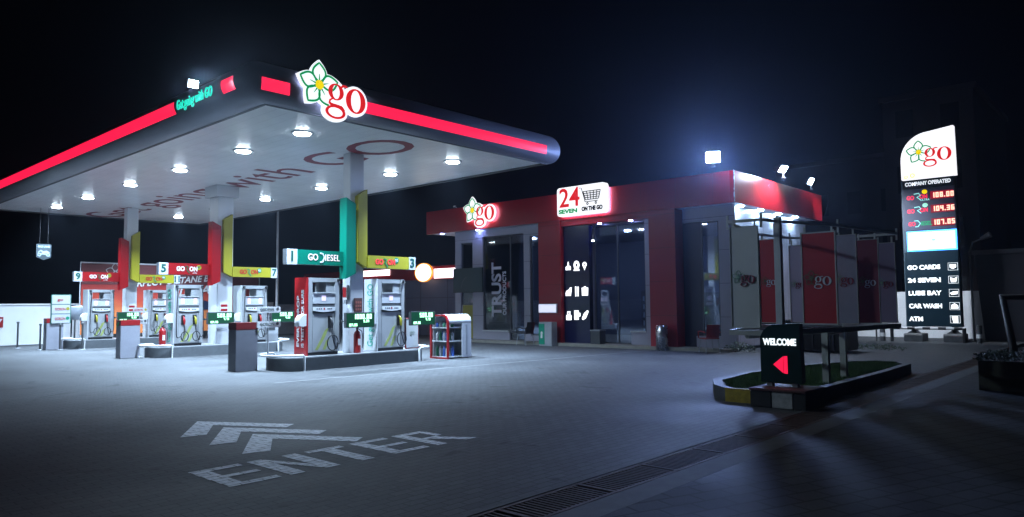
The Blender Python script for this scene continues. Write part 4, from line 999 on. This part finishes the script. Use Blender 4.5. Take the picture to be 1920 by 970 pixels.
for k in range(6):
    t = k / 5; b.band(F, [(tl[0] + (tr_[0] - tl[0]) * t, .28), (bl[0] + (br_[0] - bl[0]) * t, -.02)], .03, .002, .0125)
for k in range(5):
    t = k / 4; b.band(F, [(tl[0] + (bl[0] - tl[0]) * t, .28 - .3 * t), (tr_[0] + (br_[0] - tr_[0]) * t, .28 - .3 * t)], .03, .002, .0135)
b.ring(F, (.3, -.16), (.05, .05), (.02, .02), .002, .012, 16); b.ring(F, (.66, -.16), (.05, .05), (.02, .02), .002, .012, 16)
b.build("trolley_and_words", inkm, S2)
# card sign projecting at the left corner
o = thing("card_sign", "dark green blank-looking panel sign by the shop's left corner", "sign", (20.7, 21.3, 2.4))
b = MB(); b.box(20.72, 20.8, 20.42, 22.12, 2.0, 3.0); p = b.build("panel", mat("dark_green_panel", (.005, .03, .035), .35), o, bevel=.006)
b = MB(); b.band(FX((20.719, 21.3, 2.5)), [(-.35, -.3), (-.25, -.05), (-.1, .1), (.0, .12)], .03, 0, .004); b.build("print", mat("faint_panel_print", (.06, .07, .07), .5), p)
b = MB(); b.box(20.8, 21.19, 21.2, 21.26, 2.85, 2.9); b.build("bracket", dgrey, o)
o = thing("wall_screen", "small glowing white screen box on the left red pillar", "screen", (20.7, 17.0, 1.35))
b = MB(); b.box(20.72, 20.789, 16.62, 17.5, 1.17, 1.52); b.build("case", lgrey, o, bevel=.01)
b = MB(); b.box(20.712, 20.7195, 16.65, 17.47, 1.2, 1.49); b.build("screen_face", mat("screen_glow", (.6, .6, .7), .4, emit=(.75, .8, 1), es=.9, var=.2, vscale=5), o)
flood(20.55, 10.25, 5.98, "largest flood lamp at the shop roof's front corner", (-1, -.55, -.35), .22, fl_big, inten=170, aim=(-1, .1, -.65), colr=(.28, .42, 1))
flood(23.5, 9.25, 5.86, "middle flood lamp on the shop roof's side edge", (-.35, -1, -.9), .16, fl_mid, inten=110, aim=(-.25, .5, -1), colr=(.75, .8, 1), cone=150)
flood(26.8, 9.55, 5.88, "farthest flood lamp on the shop roof's side edge", (-.1, -1, -.55), .16, fl_mid, inten=330, aim=(6.2, -2.9, -5.1), colr=(.75, .85, 1), cone=75)
o = thing("security_camera", "small white security camera on the shop fascia's left end", "security camera", (20.7, 22.0, 5.5))
b = MB(); b.tube([(20.78, 21.95, 5.56), (20.6, 21.95, 5.6)], .012); b.tube([(20.7, 21.95, 5.62), (20.52, 21.85, 5.57)], .035, 10); b.build("body", whiteg, o)

# bins and chairs at the shop front
o = thing("recycling_bin", "grey bin with green recycling front by the left red pillar", "bin", (20.45, 16.9, 0))
b = MB(); b.box(20.2, 20.52, 16.45, 17.05, .0, .86); b.build("body", grey, o, bevel=.01)
b = MB(); b.box(20.19, 20.1995, 16.78, 17.04, .06, .8); p = b.build("green_front", green, o); b = MB(); b.prism(FX((20.189, 16.91, .4)), [(-.05, -.12), (.04, -.12), (.04, .05), (.08, .05), (0, .14), (-.06, .05), (-.03, .05)], 0, .003); b.build("arrow_mark", wtext, p)
o = thing("steel_litter_bin", "tall brushed steel cylinder bin before the right red pillar", "bin", (20.5, 12.05, 0))
b = MB(); b.lathe((20.45, 12.12, 0), [(.02, 0), (.19, 0), (.19, .78), (.16, .8), (.02, .8)], 28); b.build("cylinder", steel, o); b = MB(); b.lathe((20.45, 12.12, .802), [(.02, 0), (.13, 0), (.11, .015), (.02, .015)], 20); b.build("lid", black, o)
o = thing("dark_litter_bin", "dark grey square bin inside the shop entrance", "bin", (20.95, 15.0, .1))
b = MB(); b.box(20.75, 21.1, 14.75, 15.15, .101, .55); b.build("body", dgrey, o, bevel=.01); b = MB(); b.box(20.74, 21.11, 14.74, 15.16, .551, .59); b.build("lid", grey, o)
def chair(x, y, ang, m_, lab, z=0):
    o = thing("plastic_chair", lab, "chair", (x, y, z)); M = Matrix.Translation((x, y, z)) @ Matrix.Rotation(ang, 4, 'Z')
    def bl(name, mb, mm): 
        mb.v = [M @ p for p in mb.v]; return mb.build(name, mm, o, bevel=.004)
    bl("seat", MB().box(-.22, .22, -.22, .22, .42, .45), m_)
    b = MB(); n = 8
    pts = [(-.2 + .4 * k / n, .2 + .05 * math.sin(PI * k / n)) for k in range(n + 1)]
    for k in range(n): b.add([(pts[k][0], pts[k][1], .46), (pts[k + 1][0], pts[k + 1][1], .46), (pts[k + 1][0], pts[k + 1][1] + .08, .85), (pts[k][0], pts[k][1] + .08, .85), (pts[k][0], pts[k][1] + .03, .46), (pts[k + 1][0], pts[k + 1][1] + .03, .46), (pts[k + 1][0], pts[k + 1][1] + .11, .85), (pts[k][0], pts[k][1] + .11, .85)], [(0, 1, 2, 3), (7, 6, 5, 4), (3, 2, 6, 7), (0, 4, 5, 1)])
    b.v = [M @ p for p in b.v]; b.build("backrest", m_, o)
    for s_ in (-1, 1):
        b = MB(); b.tube([(s_ * .24, .24, .62), (s_ * .26, 0, .65), (s_ * .26, -.18, .64), (s_ * .24, -.22, .45)], .02); b.v = [M @ p for p in b.v]; b.build("armrest", m_, o)
        for t_ in (-1, 1):
            b = MB(); b.tube([(s_ * .19, t_ * .19, .42), (s_ * .23, t_ * .23, 0)], .013); b.v = [M @ p for p in b.v]; b.build("leg", grey, o)
chair(20.25, 10.38, PI / 2 * .6 + PI / 2, mat("chair_red", (.28, .015, .02), .4), "red plastic armchair outside the shop's right window")
chair(20.25, 17.75, PI, mat("chair_black", (.015, .015, .017), .4), "black armchair outside the shop beside the left red pillar")

# dark container and shrub right of the shop corner
o = thing("storage_cage", "low black storage cage behind the banner frame", "storage cage", (23, 9.3, 0))
b = MB(); b.box(22.2, 23.4, 7.1, 9.65, .05, .95); b.build("body", mat("cage_black", (.008, .009, .011), .5), o)
b = MB(); [b.box(22.16, 22.199, 7.1 + k * .3, 7.14 + k * .3, .05, .95) for k in range(9)]; b.build("ribs", dgrey, o)
leafm = mat("dark_leaves", (.02, .05, .02), .6, var=.5, vscale=12)
def shrub(name, label, cat, cx_, cy_, z, rx, ry, rz, n, sz=.06, m_=leafm):
    b = MB()
    for i in range(n):
        a = random.random() * 2 * PI; u = random.random() ** .5; t = random.random() ** .7
        p = Vector((cx_ + rx * u * math.cos(a), cy_ + ry * u * math.sin(a), z + rz * t * (1 - u * u * .6) + random.random() * .03))
        d1 = Vector((random.uniform(-1, 1), random.uniform(-1, 1), random.uniform(-.4, .8))).normalized() * sz; d2 = d1.orthogonal().normalized() * sz * .4
        b.add([p - d2, p + d1 * .5 - d2 * .2, p + d1, p + d2], [(0, 1, 2, 3)])
    return tag(b.build(name, m_, loc=(cx_, cy_, z)), label, cat)
shrub("low_shrub", "dark low shrub at the foot of the shop's right corner", "shrub", 20.95, 9.75, 0, .35, .5, .3, 350)
shrub("low_shrub", "dark low shrub under the right end of the banner frame", "shrub", 24.4, 6.9, 0, .5, .9, .16, 350)

# =================================================================== PLANTER ISLAND, WELCOME SIGN, BANNERS
KE = [(10.95, 5.55), (10.62, 5.2), (10.62, 4.72), (10.9, 4.3), (11.3, 4.02), (14.8, 4.02), (16.9, 4.1), (17.5, 4.4), (17.6, 5.0), (17.0, 5.45), (15.4, 5.9), (13.2, 6.1), (11.7, 5.95)]
def offs(pts, d):
    out = []; n = len(pts); A = sum(pts[i][0] * pts[(i + 1) % n][1] - pts[(i + 1) % n][0] * pts[i][1] for i in range(n)); sg = 1 if A > 0 else -1
    for i in range(n):
        a, c = pts[i - 1], pts[(i + 1) % n]; dx, dy = c[0] - a[0], c[1] - a[1]; l = math.hypot(dx, dy)
        out.append((pts[i][0] - sg * dy / l * d, pts[i][1] + sg * dx / l * d))
    return out
# densify kerb line
dn = []
for i in range(len(KE)):
    a, c = KE[i], KE[(i + 1) % len(KE)]; L_ = math.hypot(c[0] - a[0], c[1] - a[1]); k = max(1, round(L_ / .35))
    dn += [(a[0] + (c[0] - a[0]) * j / k, a[1] + (c[1] - a[1]) * j / k) for j in range(k)]
inn = offs(dn, .16)
o = thing("planter_kerb", "raised kerb round the grass bed painted in yellow and black blocks", "kerb", (13.5, 5, 0))
for part, mm, par in (("yellow_blocks", kyellow, 0), ("black_and_shaded_blocks", kblack, 1)):
    b = MB()
    for i in range(len(dn)):
        j = (i + 1) % len(dn)
        isy = (i + 1) % 2 == 0 and dn[i][0] < 11.6 and dn[i][1] < 5.7  # shaded stretch coloured all black; yellow blocks kept only at the front
        if isy != (par == 0): continue
        q = [dn[i], dn[j], inn[j], inn[i]]
        b.add([(p[0], p[1], 0) for p in q] + [(p[0], p[1], .21 - (.0 if k < 2 else .01)) for k, p in enumerate(q)], [(0, 3, 2, 1), (4, 5, 6, 7), (0, 1, 5, 4), (1, 2, 6, 5), (2, 3, 7, 6), (3, 0, 4, 7)])
    ob = b.build(part, mm, o)
    q_ = bmesh.new(); q_.from_mesh(ob.data); bmesh.ops.recalc_face_normals(q_, faces=q_.faces); q_.to_mesh(ob.data); q_.free()
b = MB(); b.add([(p[0], p[1], .16) for p in offs(dn, .155)], [list(range(len(dn)))[::-1]]); ob = b.build("planting_bed", mat("soil", (.03, .04, .02), .9, var=.4), None); tag(ob, kind='structure')
q_ = bmesh.new(); q_.from_mesh(ob.data); bmesh.ops.recalc_face_normals(q_, faces=q_.faces); q_.to_mesh(ob.data); q_.free()
# grass
def inside(p, poly):
    c = False; n = len(poly)
    for i in range(n):
        a, d_ = poly[i], poly[i - 1]
        if (a[1] > p[1]) != (d_[1] > p[1]) and p[0] < (d_[0] - a[0]) * (p[1] - a[1]) / (d_[1] - a[1]) + a[0]: c = not c
    return c
gi = offs(dn, .2); b = MB(); cnt = 0
while cnt < 26000:
    p = (random.uniform(10.6, 17.7), random.uniform(4, 6.2))
    if not inside(p, gi): continue
    cnt += 1; h = random.uniform(.025, .075); a = random.random() * PI; w_ = .006; lx, ly = random.uniform(-.02, .02), random.uniform(-.02, .02)
    b.add([(p[0] - w_ * math.cos(a), p[1] - w_ * math.sin(a), .16), (p[0] + w_ * math.cos(a), p[1] + w_ * math.sin(a), .16), (p[0] + lx, p[1] + ly, .16 + h)], [(0, 1, 2)])
tag(b.build("lawn_grass", mat("grass_blades", (.045, .12, .02), .6, var=.4, vscale=3)), "short green grass in the kerbed bed", "grass", kind='stuff')
# plinth in front
o = thing("sign_plinth", "low black and white painted block plinth in front of the grass bed", "plinth", (10.8, 4.2, 0))
seg = [(4.68, 4.36, kblack), (4.358, 4.05, kwhite), (4.048, 3.86, kblack)]
for k, (a, c, m_) in enumerate(seg):
    b = MB(); b.box(10.36, 11.1, c, a, 0, .24); b.build(["black_block", "white_block", "black_block"][k], m_, o, bevel=.01)
b = MB(); b.box(10.34, 11.12, 3.86, 4.69, .241, .275); b.build("slab", mat("red_brick_slab", (.13, .06, .06), .6, var=.3, vscale=8), o, bevel=.006)
o = thing("welcome_sign", "dark green illuminated WELCOME sign with red arrow on the painted plinth", "sign", (10.8, 4.3, .3))
F = FX((10.72, 4.66, .33)); H3 = .86
WS = [(.0, .0), (.62, .0), (.6, .88), (.2, .86), (.12, .83), (.05, .77), (.0, .68)]
b = MB(); b.prism(F, WS, -.14, 0); p = b.build("sign_body", mat("sign_dark_green", (.004, .03, .025), .3), o, bevel=.006)
b = MB(); b.text(F, "WELCOME", .135, .3, .6, bold=.005, width=.5, ext=.004, w=.006); b.build("lettering", mat("welcome_lit", (.8, .8, .8), .4, emit=(.85, .95, 1), es=1.3), p)
b = MB(); b.prism(F, [(.2, .27), (.345, .39), (.345, .15)], 0, .01); b.prism(F, [(.355, .395), (.41, .4), (.41, .14), (.355, .145)], 0, .01); b.build("arrow", e_red, p)
b = MB(); b.box(10.74, 10.84, 4.12, 4.2, .276, .3295); b.box(10.74, 10.84, 4.5, 4.58, .276, .3295); b.build("feet", grey, o)

# banner frame
BF = thing("banner_frame", "pale steel frame on two posts above the grass bed carrying banners", "banner frame", (13, 4.5, .2))
framem = mat("frame_cream_steel", (.5, .52, .48), .45, var=.12)
b = MB(); b.box(12.46, 12.56, 4.26, 4.36, .16, 1.02); b.build("support_post", framem, BF); b = MB(); b.box(13.55, 13.65, 4.33, 4.43, .16, 1.02); b.build("support_post", framem, BF)
b = MB(); b.box(11.18, 11.28, 4.49, 4.59, 1.02, 2.86); b.build("corner_post", framem, BF)
RL = [(10.78, 5.16), (10.8, 4.62), (11.24, 4.55), (12.62, 4.08), (15.1, 3.82), (15.2, 4.9), (14.5, 5.62), (13.1, 5.72), (10.78, 5.16)]
b = MB()
for z in (2.8, 1.06):
    for i in range(8):
        a, c = Vector((*RL[i], z)), Vector((*RL[i + 1], z)); d_ = (c - a).normalized(); nn = Vector((-d_.y, d_.x, 0)) * .02
        zz = .022 if z > 2 else .04
        b.add([a - nn - Vector((0, 0, zz)), a + nn - Vector((0, 0, zz)), a + nn + Vector((0, 0, zz)), a - nn + Vector((0, 0, zz)), c - nn - Vector((0, 0, zz)), c + nn - Vector((0, 0, zz)), c + nn + Vector((0, 0, zz)), c - nn + Vector((0, 0, zz))], [(0, 1, 2, 3), (7, 6, 5, 4), (0, 4, 5, 1), (1, 5, 6, 2), (2, 6, 7, 3), (3, 7, 4, 0)])
for (x, y) in RL[:-1]: b.box(x - .015, x + .015, y - .015, y + .015, 2.68, 2.9)
b.tube([(12.5, 4.3, 1.0), (13.6, 4.38, 1.0)], .04); b.tube([(10.8, 4.9, 1.0), (15.1, 4.3, 1.0)], .035)
ob = b.build("rails", framem, BF)
bw = mat("banner_white", (.6, .62, .62), .6, var=.1, vscale=2); br2 = mat("banner_red", (.4, .008, .012), .6, var=.1, vscale=2); bp2 = mat("banner_mauve", (.4, .37, .5), .6, var=.1, vscale=2)
def banner(x, ya, yb, z0, z1, m_, lab, dark, framed=False):
    o = thing("go_banner", lab, "banner", (x, (ya + yb) / 2, z0), "banners on the steel frame")
    b = MB(); b.box(x, x + .03, yb, ya, z0, z1); b.build("cloth", m_, o)
    t = .022 if framed else .01
    q = MB(); q.box(x - .012, x + .035, yb - t, yb - .0005, z0 - t, z1 + t); q.box(x - .012, x + .035, ya + .0005, ya + t, z0 - t, z1 + t); q.box(x - .01, x + .034, yb, ya, z1 + .0005, z1 + t); q.box(x - .01, x + .034, yb, ya, z0 - t, z0 - .0005); q.box(x + .01, x + .025, ya - .06, ya - .03, z1 + t, z1 + .12); q.box(x + .01, x + .025, yb + .03, yb + .06, z1 + t, z1 + .12); q.build("edge_frame", framem, o)
    wd = ya - yb; k = wd / 330
    tm = mat("banner_print_pale", (.6, .58, .6), .6) if dark else mat("banner_print_red", (.22, .03, .06), .6)
    gm = mat("banner_print_dark", (.12, .1, .03), .6) if dark else mat("banner_print_green", (.25, .4, .3), .6)
    logo(o, FX((x - .003, ya - wd * .27, (z0 + z1) / 2 - .0)), k, (tm, gm, gm, tm), backing=False, halo=False, names=('', 'flower', 'flower_centre', 'lettering'))
banner(10.76, 5.11, 4.67, 1.145, 2.70, bw, "widest pale banner at the left end of the steel frame", False)
banner(12.6, 4.68, 4.14, 1.16, 2.69, br2, "red banner with pale edging in the middle front of the frame", True, True)
banner(13.12, 5.66, 5.33, 1.15, 2.68, br2, "red banner hanging between the left pale banner and the tall post", True)
banner(14.35, 5.58, 5.28, 1.13, 2.63, bp2, "mauve banner just right of the tall post", False)
banner(13.25, 4.42, 4.0, 1.15, 2.68, mat("banner_grey_shaded", (.25, .28, .36), .6, var=.1), "blue-grey banner behind the edged red banner, shade painted in", False)  # this and the next two: weaker light put into the cloth colour
banner(14.25, 4.3, 3.93, 1.13, 2.65, mat("banner_red_shaded", (.16, .01, .025), .6), "red banner, shade painted in, second from the frame's right end", True)
banner(14.95, 4.16, 3.83, 1.12, 2.62, mat("banner_mauve_shaded", (.22, .19, .28), .6), "mauve banner at the right end of the frame, shade painted in", False)

# =================================================================== PRICE TOTEM
TX = 30.0
TT = thing("price_totem", "tall illuminated price totem with logo and services list", "totem sign", (TX + .2, 6.4, 0))
tdark = mat("totem_dark_panel", (.006, .02, .03), .3)
F = FX((TX, 7.38, 0))     # u from left edge
b = MB(); b.prism(F, [(.0, .55), (1.8, .55), (1.78, 6.0), (.02, 6.0)], -.35, -.01); b.build("body", mat("totem_side", (.05, .08, .1), .4), TT)
b = MB(); b.prism(F, [(.04, 6.04), (1.82, 6.04), (1.8, 7.85)] + [(1.0 + -1.0 * math.sin(t) * .96, 6.75 + 1.0 * math.cos(t)) for t in [PI / 2 * k / 10 for k in range(11)]], -.3, 0); b.build("head_panel", mat("totem_head_lit", (.8, .8, .8), .4, emit=(.95, .96, 1), es=1.15), TT)
LT = bpy.data.objects.new("logo", None); COL.objects.link(LT); LT.parent = TT
logo(TT, FX((TX - .004, 7.38 - .66, 7.02)), .0053, (e_white, e_green, e_yel, e_redg), backing=False, names=('', 'logo_flower', 'logo_flower_centre', 'logo_lettering'))
bpy.data.objects.remove(LT)
b = MB(); b.ring(F, (.2, 6.13), (.07, .07), (.035, .035), .001, .01, 16); b.ring(F, (.42, 6.17), (.09, .09), (.045, .045), .001, .01, 16); b.band(F, [(.45, 6.3), (.62, 6.35), (.6, 6.5)], .02, .001, .008); b.build("yellow_print", mat("totem_yellow_print", (.6, .6, .2), .4, emit=(1, .9, .3), es=.9), TT)
b = MB(); b.rect(F, .06, 1.76, 5.66, 6.0, 0, .01); p = b.build("heading_panel", tdark, TT); b = MB(); b.text(FX((TX - .01, 6.47, 5.84)), "COMPANY OPERATED", .19, bold=.006, width=1.5); b.build("lettering", e_soft, p)
b = MB(); b.rect(F, .06, 1.76, 4.12, 5.64, 0, .01); pp = b.build("price_panel", mat("totem_grey_panel", (.08, .09, .13), .3), TT)
for k, (nm, pr) in enumerate((("GORON", "108.00"), ("GORON", "104.36"), ("GODIESEL", "107.05"))):
    z = 5.36 - k * .5
    F3 = FX((TX - .011, 6.42, z))
    b = MB(); b.rect(F3, .02, .76, -.14, .15, 0, .006); q = b.build("price_window", e_rledbg, pp); b = MB()
    F4 = FX((TX - .018, 6.42, z)); seven(b, F4, pr, .06, -.09, .19, .004, .22); b.build("digits", e_rled, q)
    b = MB()
    if k < 2:
        b.text(F3, "GO", .2, -.64, -.04, bold=.012, width=.26); b.text(F3, "ON", .2, -.2, -.02, bold=.012, width=.26)
    else:
        b.text(F3, "GO", .2, -.62, -.02, bold=.01, width=.24)
    b.build("fuel_name", mat("totem_red_lit", (.5, .02, .04), .4, emit=(1, .03, .12), es=.8), pp)
    b = MB()
    if k < 2: b.band(F3, [(-.52, .1), (-.36, .12), (-.3, .04), (-.42, -.02), (-.3, -.13)], .035, .001, .008)
    else: b.band(F3, [(-.54, .1), (-.42, .1), (-.34, 0), (-.42, -.12), (-.52, -.12)], .03, .001, .008)
    if k == 0: b.text(F3, "ULTRA", .1, -.16, -.14, bold=.002)
    b.build("cyan_mark", mat("totem_cyan", (.1, .4, .4), .4, emit=(.4, .9, .85), es=.8), pp)
    if k == 2: b = MB(); b.text(F3, "IESEL", .2, -.14, -.02, bold=.004, width=.36); b.build("fuel_name", e_green, pp)
    else: b = MB(); b.ring(F3, (-.16, .16), (.09, .08), (.001, .001), .001, .008, 16); b.build("badge", e_yel if k == 0 else mat("badge_pale_green", (.3, .6, .5), .4, emit=(.3, .75, .5), es=.8), pp)
b = MB(); b.rect(F, .2, 1.72, 3.38, 4.02, 0, .03); b2 = MB(); b2.rect(F, .15, 1.77, 3.33, 4.07, .001, .02); b2.build("advert_halo", mat("advert_halo_cyan", (.1, .3, .5), .4, emit=(.04, .3, 1), es=5), TT)  # added glowing slab imitates the cyan halo round the advert
q = b.build("lit_advert", mat("advert_lit", (.8, .8, .8), .4, emit=(.5, .86, 1), es=1.35), TT)
b = MB(); b.ring(FX((TX - .032, 6.35, 3.72)), (0, 0), (.08, .04), (.001, .001), 0, .006, 12); b.build("faint_print", mat("advert_print", (.2, .6, .6), .4, emit=(.3, .8, .75), es=.8), q)
b = MB(); b.rect(F, .04, 1.78, .56, 3.3, 0, .01); sp_ = b.build("services_panel", tdark, TT)
e_svc = mat("services_lit", (.8, .8, .8), .4, emit=(.9, .97, 1), es=1.3)
for k, nm in enumerate(("GO CARDS", "24 SEVEN", "LUBE BAY", "CAR WASH", "ATM")):
    z = 2.72 - k * .475
    b = MB(); b.text(FX((TX - .011, 7.38 - .12, z)), nm, .22, 0, 0, align='LEFT', bold=.009, width={"ATM": .46}.get(nm, 1.08)); b.build("lettering", e_svc, sp_)
    b = MB(); Fi = FX((TX - .011, 7.38 - 1.6, z)); bb_ = .13
    b.band(Fi, [(-.15, -.13), (.15, -.13), (.15, .13), (-.15, .13)], .012, 0, .004, closed=True)
    sh = [[(-.1, -.04), (.0, -.09), (.1, -.03), (.1, .08), (-.1, .08)], [(-.08, -.09), (.08, -.09), (.12, .1), (.02, .04), (-.1, .09)], [(-.13, .0), (-.03, .05), (.12, .06), (.1, -.05), (-.08, -.07)], [(-.12, -.09), (.12, -.09), (.1, .03), (.0, .1), (-.1, .04)], [(-.06, -.12), (.09, -.12), (.09, .11), (-.11, .11)]][k]
    b.prism(Fi, sh, .001, .007); b.build("icon", e_svc, sp_)
b = MB(); b.box(TX + .02, TX + .3, 5.75, 5.9, .3, .552); b.box(TX + .02, TX + .3, 7.05, 7.2, .3, .552); [b.prism(FX((TX + .02, y, .3)), [(-.25, 0), (.25, 0), (.1, .1), (.06, .25), (-.06, .25), (-.1, .1)], -.04, 0) for y in (5.83, 7.12)]; b.build("feet", dgrey, TT)
for (y, lab) in ((7.12, "grey concrete footing block under the totem's left foot"), (5.83, "grey concrete footing block under the totem's right foot")):
    b = MB(); b.box(TX - .2, TX + .6, y - .32, y + .32, 0, .298); tag(b.build("footing_block", concrete, bevel=.02, loc=(TX, y, 0)), lab, "concrete block", "footing blocks under the totem")
o = thing("striped_barrier", "low black and white striped pipe barrier in front of the totem", "barrier", (29.5, 6.5, 0))
for k in range(9):
    b = MB(); b.tube([(29.6, 7.75 - k * .25, .5), (29.6, 7.501 - k * .25, .5)], .05); b.build("black_band" if k % 2 == 0 else "white_band", black if k % 2 == 0 else wtext, o)
b = MB(); b.tube([(29.6, 7.78, 0), (29.6, 7.78, .52)], .06); b.tube([(29.6, 5.45, 0), (29.6, 5.45, .52)], .06); b.build("posts", black, o)
for i, (y, lab) in enumerate(((8.1, "short dark pipe bollard left of the totem"), (5.0, "short dark pipe bollard right of the totem"))):
    o = thing("pipe_bollard", lab, "bollard", (29.6, y, 0)); b = MB(); b.tube([(29.6, y, 0), (29.6, y, .62)], .09, 14); b.build("post", dgrey, o); b = MB(); b.tube([(29.6, y, .18), (29.6, y, .32)], .1, 14); b.build("band", wtext, o)
o = thing("pipe_rail", "thin dark pipe rail under the banner frame's right end", "rail", (27, 8.5, 0))
b = MB(); b.tube([(28.5, 9.6, .62), (29.4, 8.25, .62)], .04); [b.tube([(28.5 + k * .45, 9.6 - k * .67, 0), (28.5 + k * .45, 9.6 - k * .67, .62)], .03) for k in range(3)]; b.build("rail_pipe", dgrey, o)

# right-hand wall, building and street things
o = thing("white_side_wall", "bright white wall behind the price totem", "wall", (33, 6.5, 0))
b = MB(); b.box(33, 33.2, 5.15, 12.5, 0, 1.86); b.build("wall_body", wallw, o)
o = thing("grey_side_building", "plain grey low building at the right edge", "building", (33, 1, 0))
b = MB(); b.add([(31.9, -8, 0), (31.9, 5.2, 0), (31.9, 5.45, 3.2), (31.9, -8, 3.2), (40, -8, 0), (40, 5.2, 0), (40, 5.45, 3.2), (40, -8, 3.2)], [(0, 3, 2, 1), (4, 5, 6, 7), (0, 1, 5, 4), (1, 2, 6, 5), (2, 3, 7, 6), (3, 0, 4, 7)])
b.build("wall", mat("side_building_grey", (.2, .2, .22), .7, var=.2, vscale=.5), o)
b = MB(); b.box(31.75, 40.1, -8.1, 5.5, 3.201, 3.36); b.build("parapet", mat("side_parapet", (.26, .26, .28), .7, var=.15), o)
o = thing("slim_street_lamp", "slim unlit street lamp with curved head right of the totem", "street lamp", (32, 5.55, 0))
b = MB(); b.tube([(31.6, 5.5, 0), (31.6, 5.52, 3.3), (31.5, 5.4, 3.65), (31.4, 5.1, 3.75)], [.04, .035, .03, .03]); b.build("pole", lgrey, o); b = MB(); b.tube([(31.4, 5.12, 3.75), (31.36, 4.8, 3.9)], [.06, .12]); b.build("lamp_head", lgrey, o)
o = thing("leaning_gate_frame", "black gate frame leaning at the right edge", "gate frame", (19, 2.5, 0))
b = MB(); b.tube([(19.6, 2.62, 0), (19.4, 2.8, 1.58), (20.4, 1.4, 1.56), (20.6, 1.2, 0)], .09, 4); b.build("frame", black, o)
o = thing("hedge_box", "dark clipped hedge box near the right edge", "hedge", (14.6, 2.3, 0))
b = MB(); b.box(14.55, 16.0, .9, 2.5, 0, .5); b.build("box", mat("hedge_box_wood", (.05, .05, .03), .7, var=.3, vscale=8), o)
b = MB(); 
for i in range(2600):
    p = Vector((random.uniform(14.5, 16.05), random.uniform(.85, 2.55), .5 + random.random() * .1)); d1 = Vector((random.uniform(-1, 1), random.uniform(-1, 1), random.uniform(0, .8))).normalized() * .05; d2 = d1.orthogonal().normalized() * .018
    b.add([p - d2, p + d1, p + d2], [(0, 1, 2)])
b.build("foliage", leafm, o)

# far buildings, almost lost in the dark
farm = mat("far_render", (.05, .042, .052), .8, var=.2, vscale=.3)
def far(name, x0_, x1_, y0_, y1_, h, lab, rows, cols_):
    o = thing(name, lab, "building", (x0_, (y0_ + y1_) / 2, 0))
    b = MB(); b.box(x0_, x1_, y0_, y1_, 0, h); b.build("wall", farm, o)
    b = MB(); b.box(x0_ - .15, x1_ + .15, y0_ - .15, y1_ + .15, h + .001, h + .3); b.build("roof", farm, o)
    for r_ in range(rows):
        for c in range(cols_):
            yy = y0_ + (c + .3) * (y1_ - y0_) / cols_; zz = 1.2 + r_ * 3.1
            w0 = (y1_ - y0_) / cols_ * .4
            b = MB(); b.box(x0_ - .03, x0_ - .002, yy, yy + w0, zz, zz + 1.5); b.build("window", mat("far_window", (.01, .012, .02), .2), o)
far("tall_far_building", 44, 54, 7.2, 11.6, 12.6, "tall dark building behind the price totem", 4, 2)
far("far_apartment_building", 52, 62, 12.5, 21, 11.0, "dark apartment block behind the shop's right side", 3, 4)

# =================================================================== NIGHT HAZE
if HAZE:
    hz = MB(); hz.box(-62, 242, -202, 302, -1.2, 16)
    hm = bpy.data.materials.new("haze"); hm.use_nodes = True; ht = hm.node_tree; ht.nodes.clear()
    ho = ht.nodes.new("ShaderNodeOutputMaterial"); hv = ht.nodes.new("ShaderNodeVolumePrincipled")
    hv.inputs["Color"].default_value = (.62, .75, 1, 1); hv.inputs["Density"].default_value = HAZE; hv.inputs["Anisotropy"].default_value = .82
    ht.links.new(hv.outputs[0], ho.inputs["Volume"])
    tag(hz.build("haze", hm), kind='stuff')
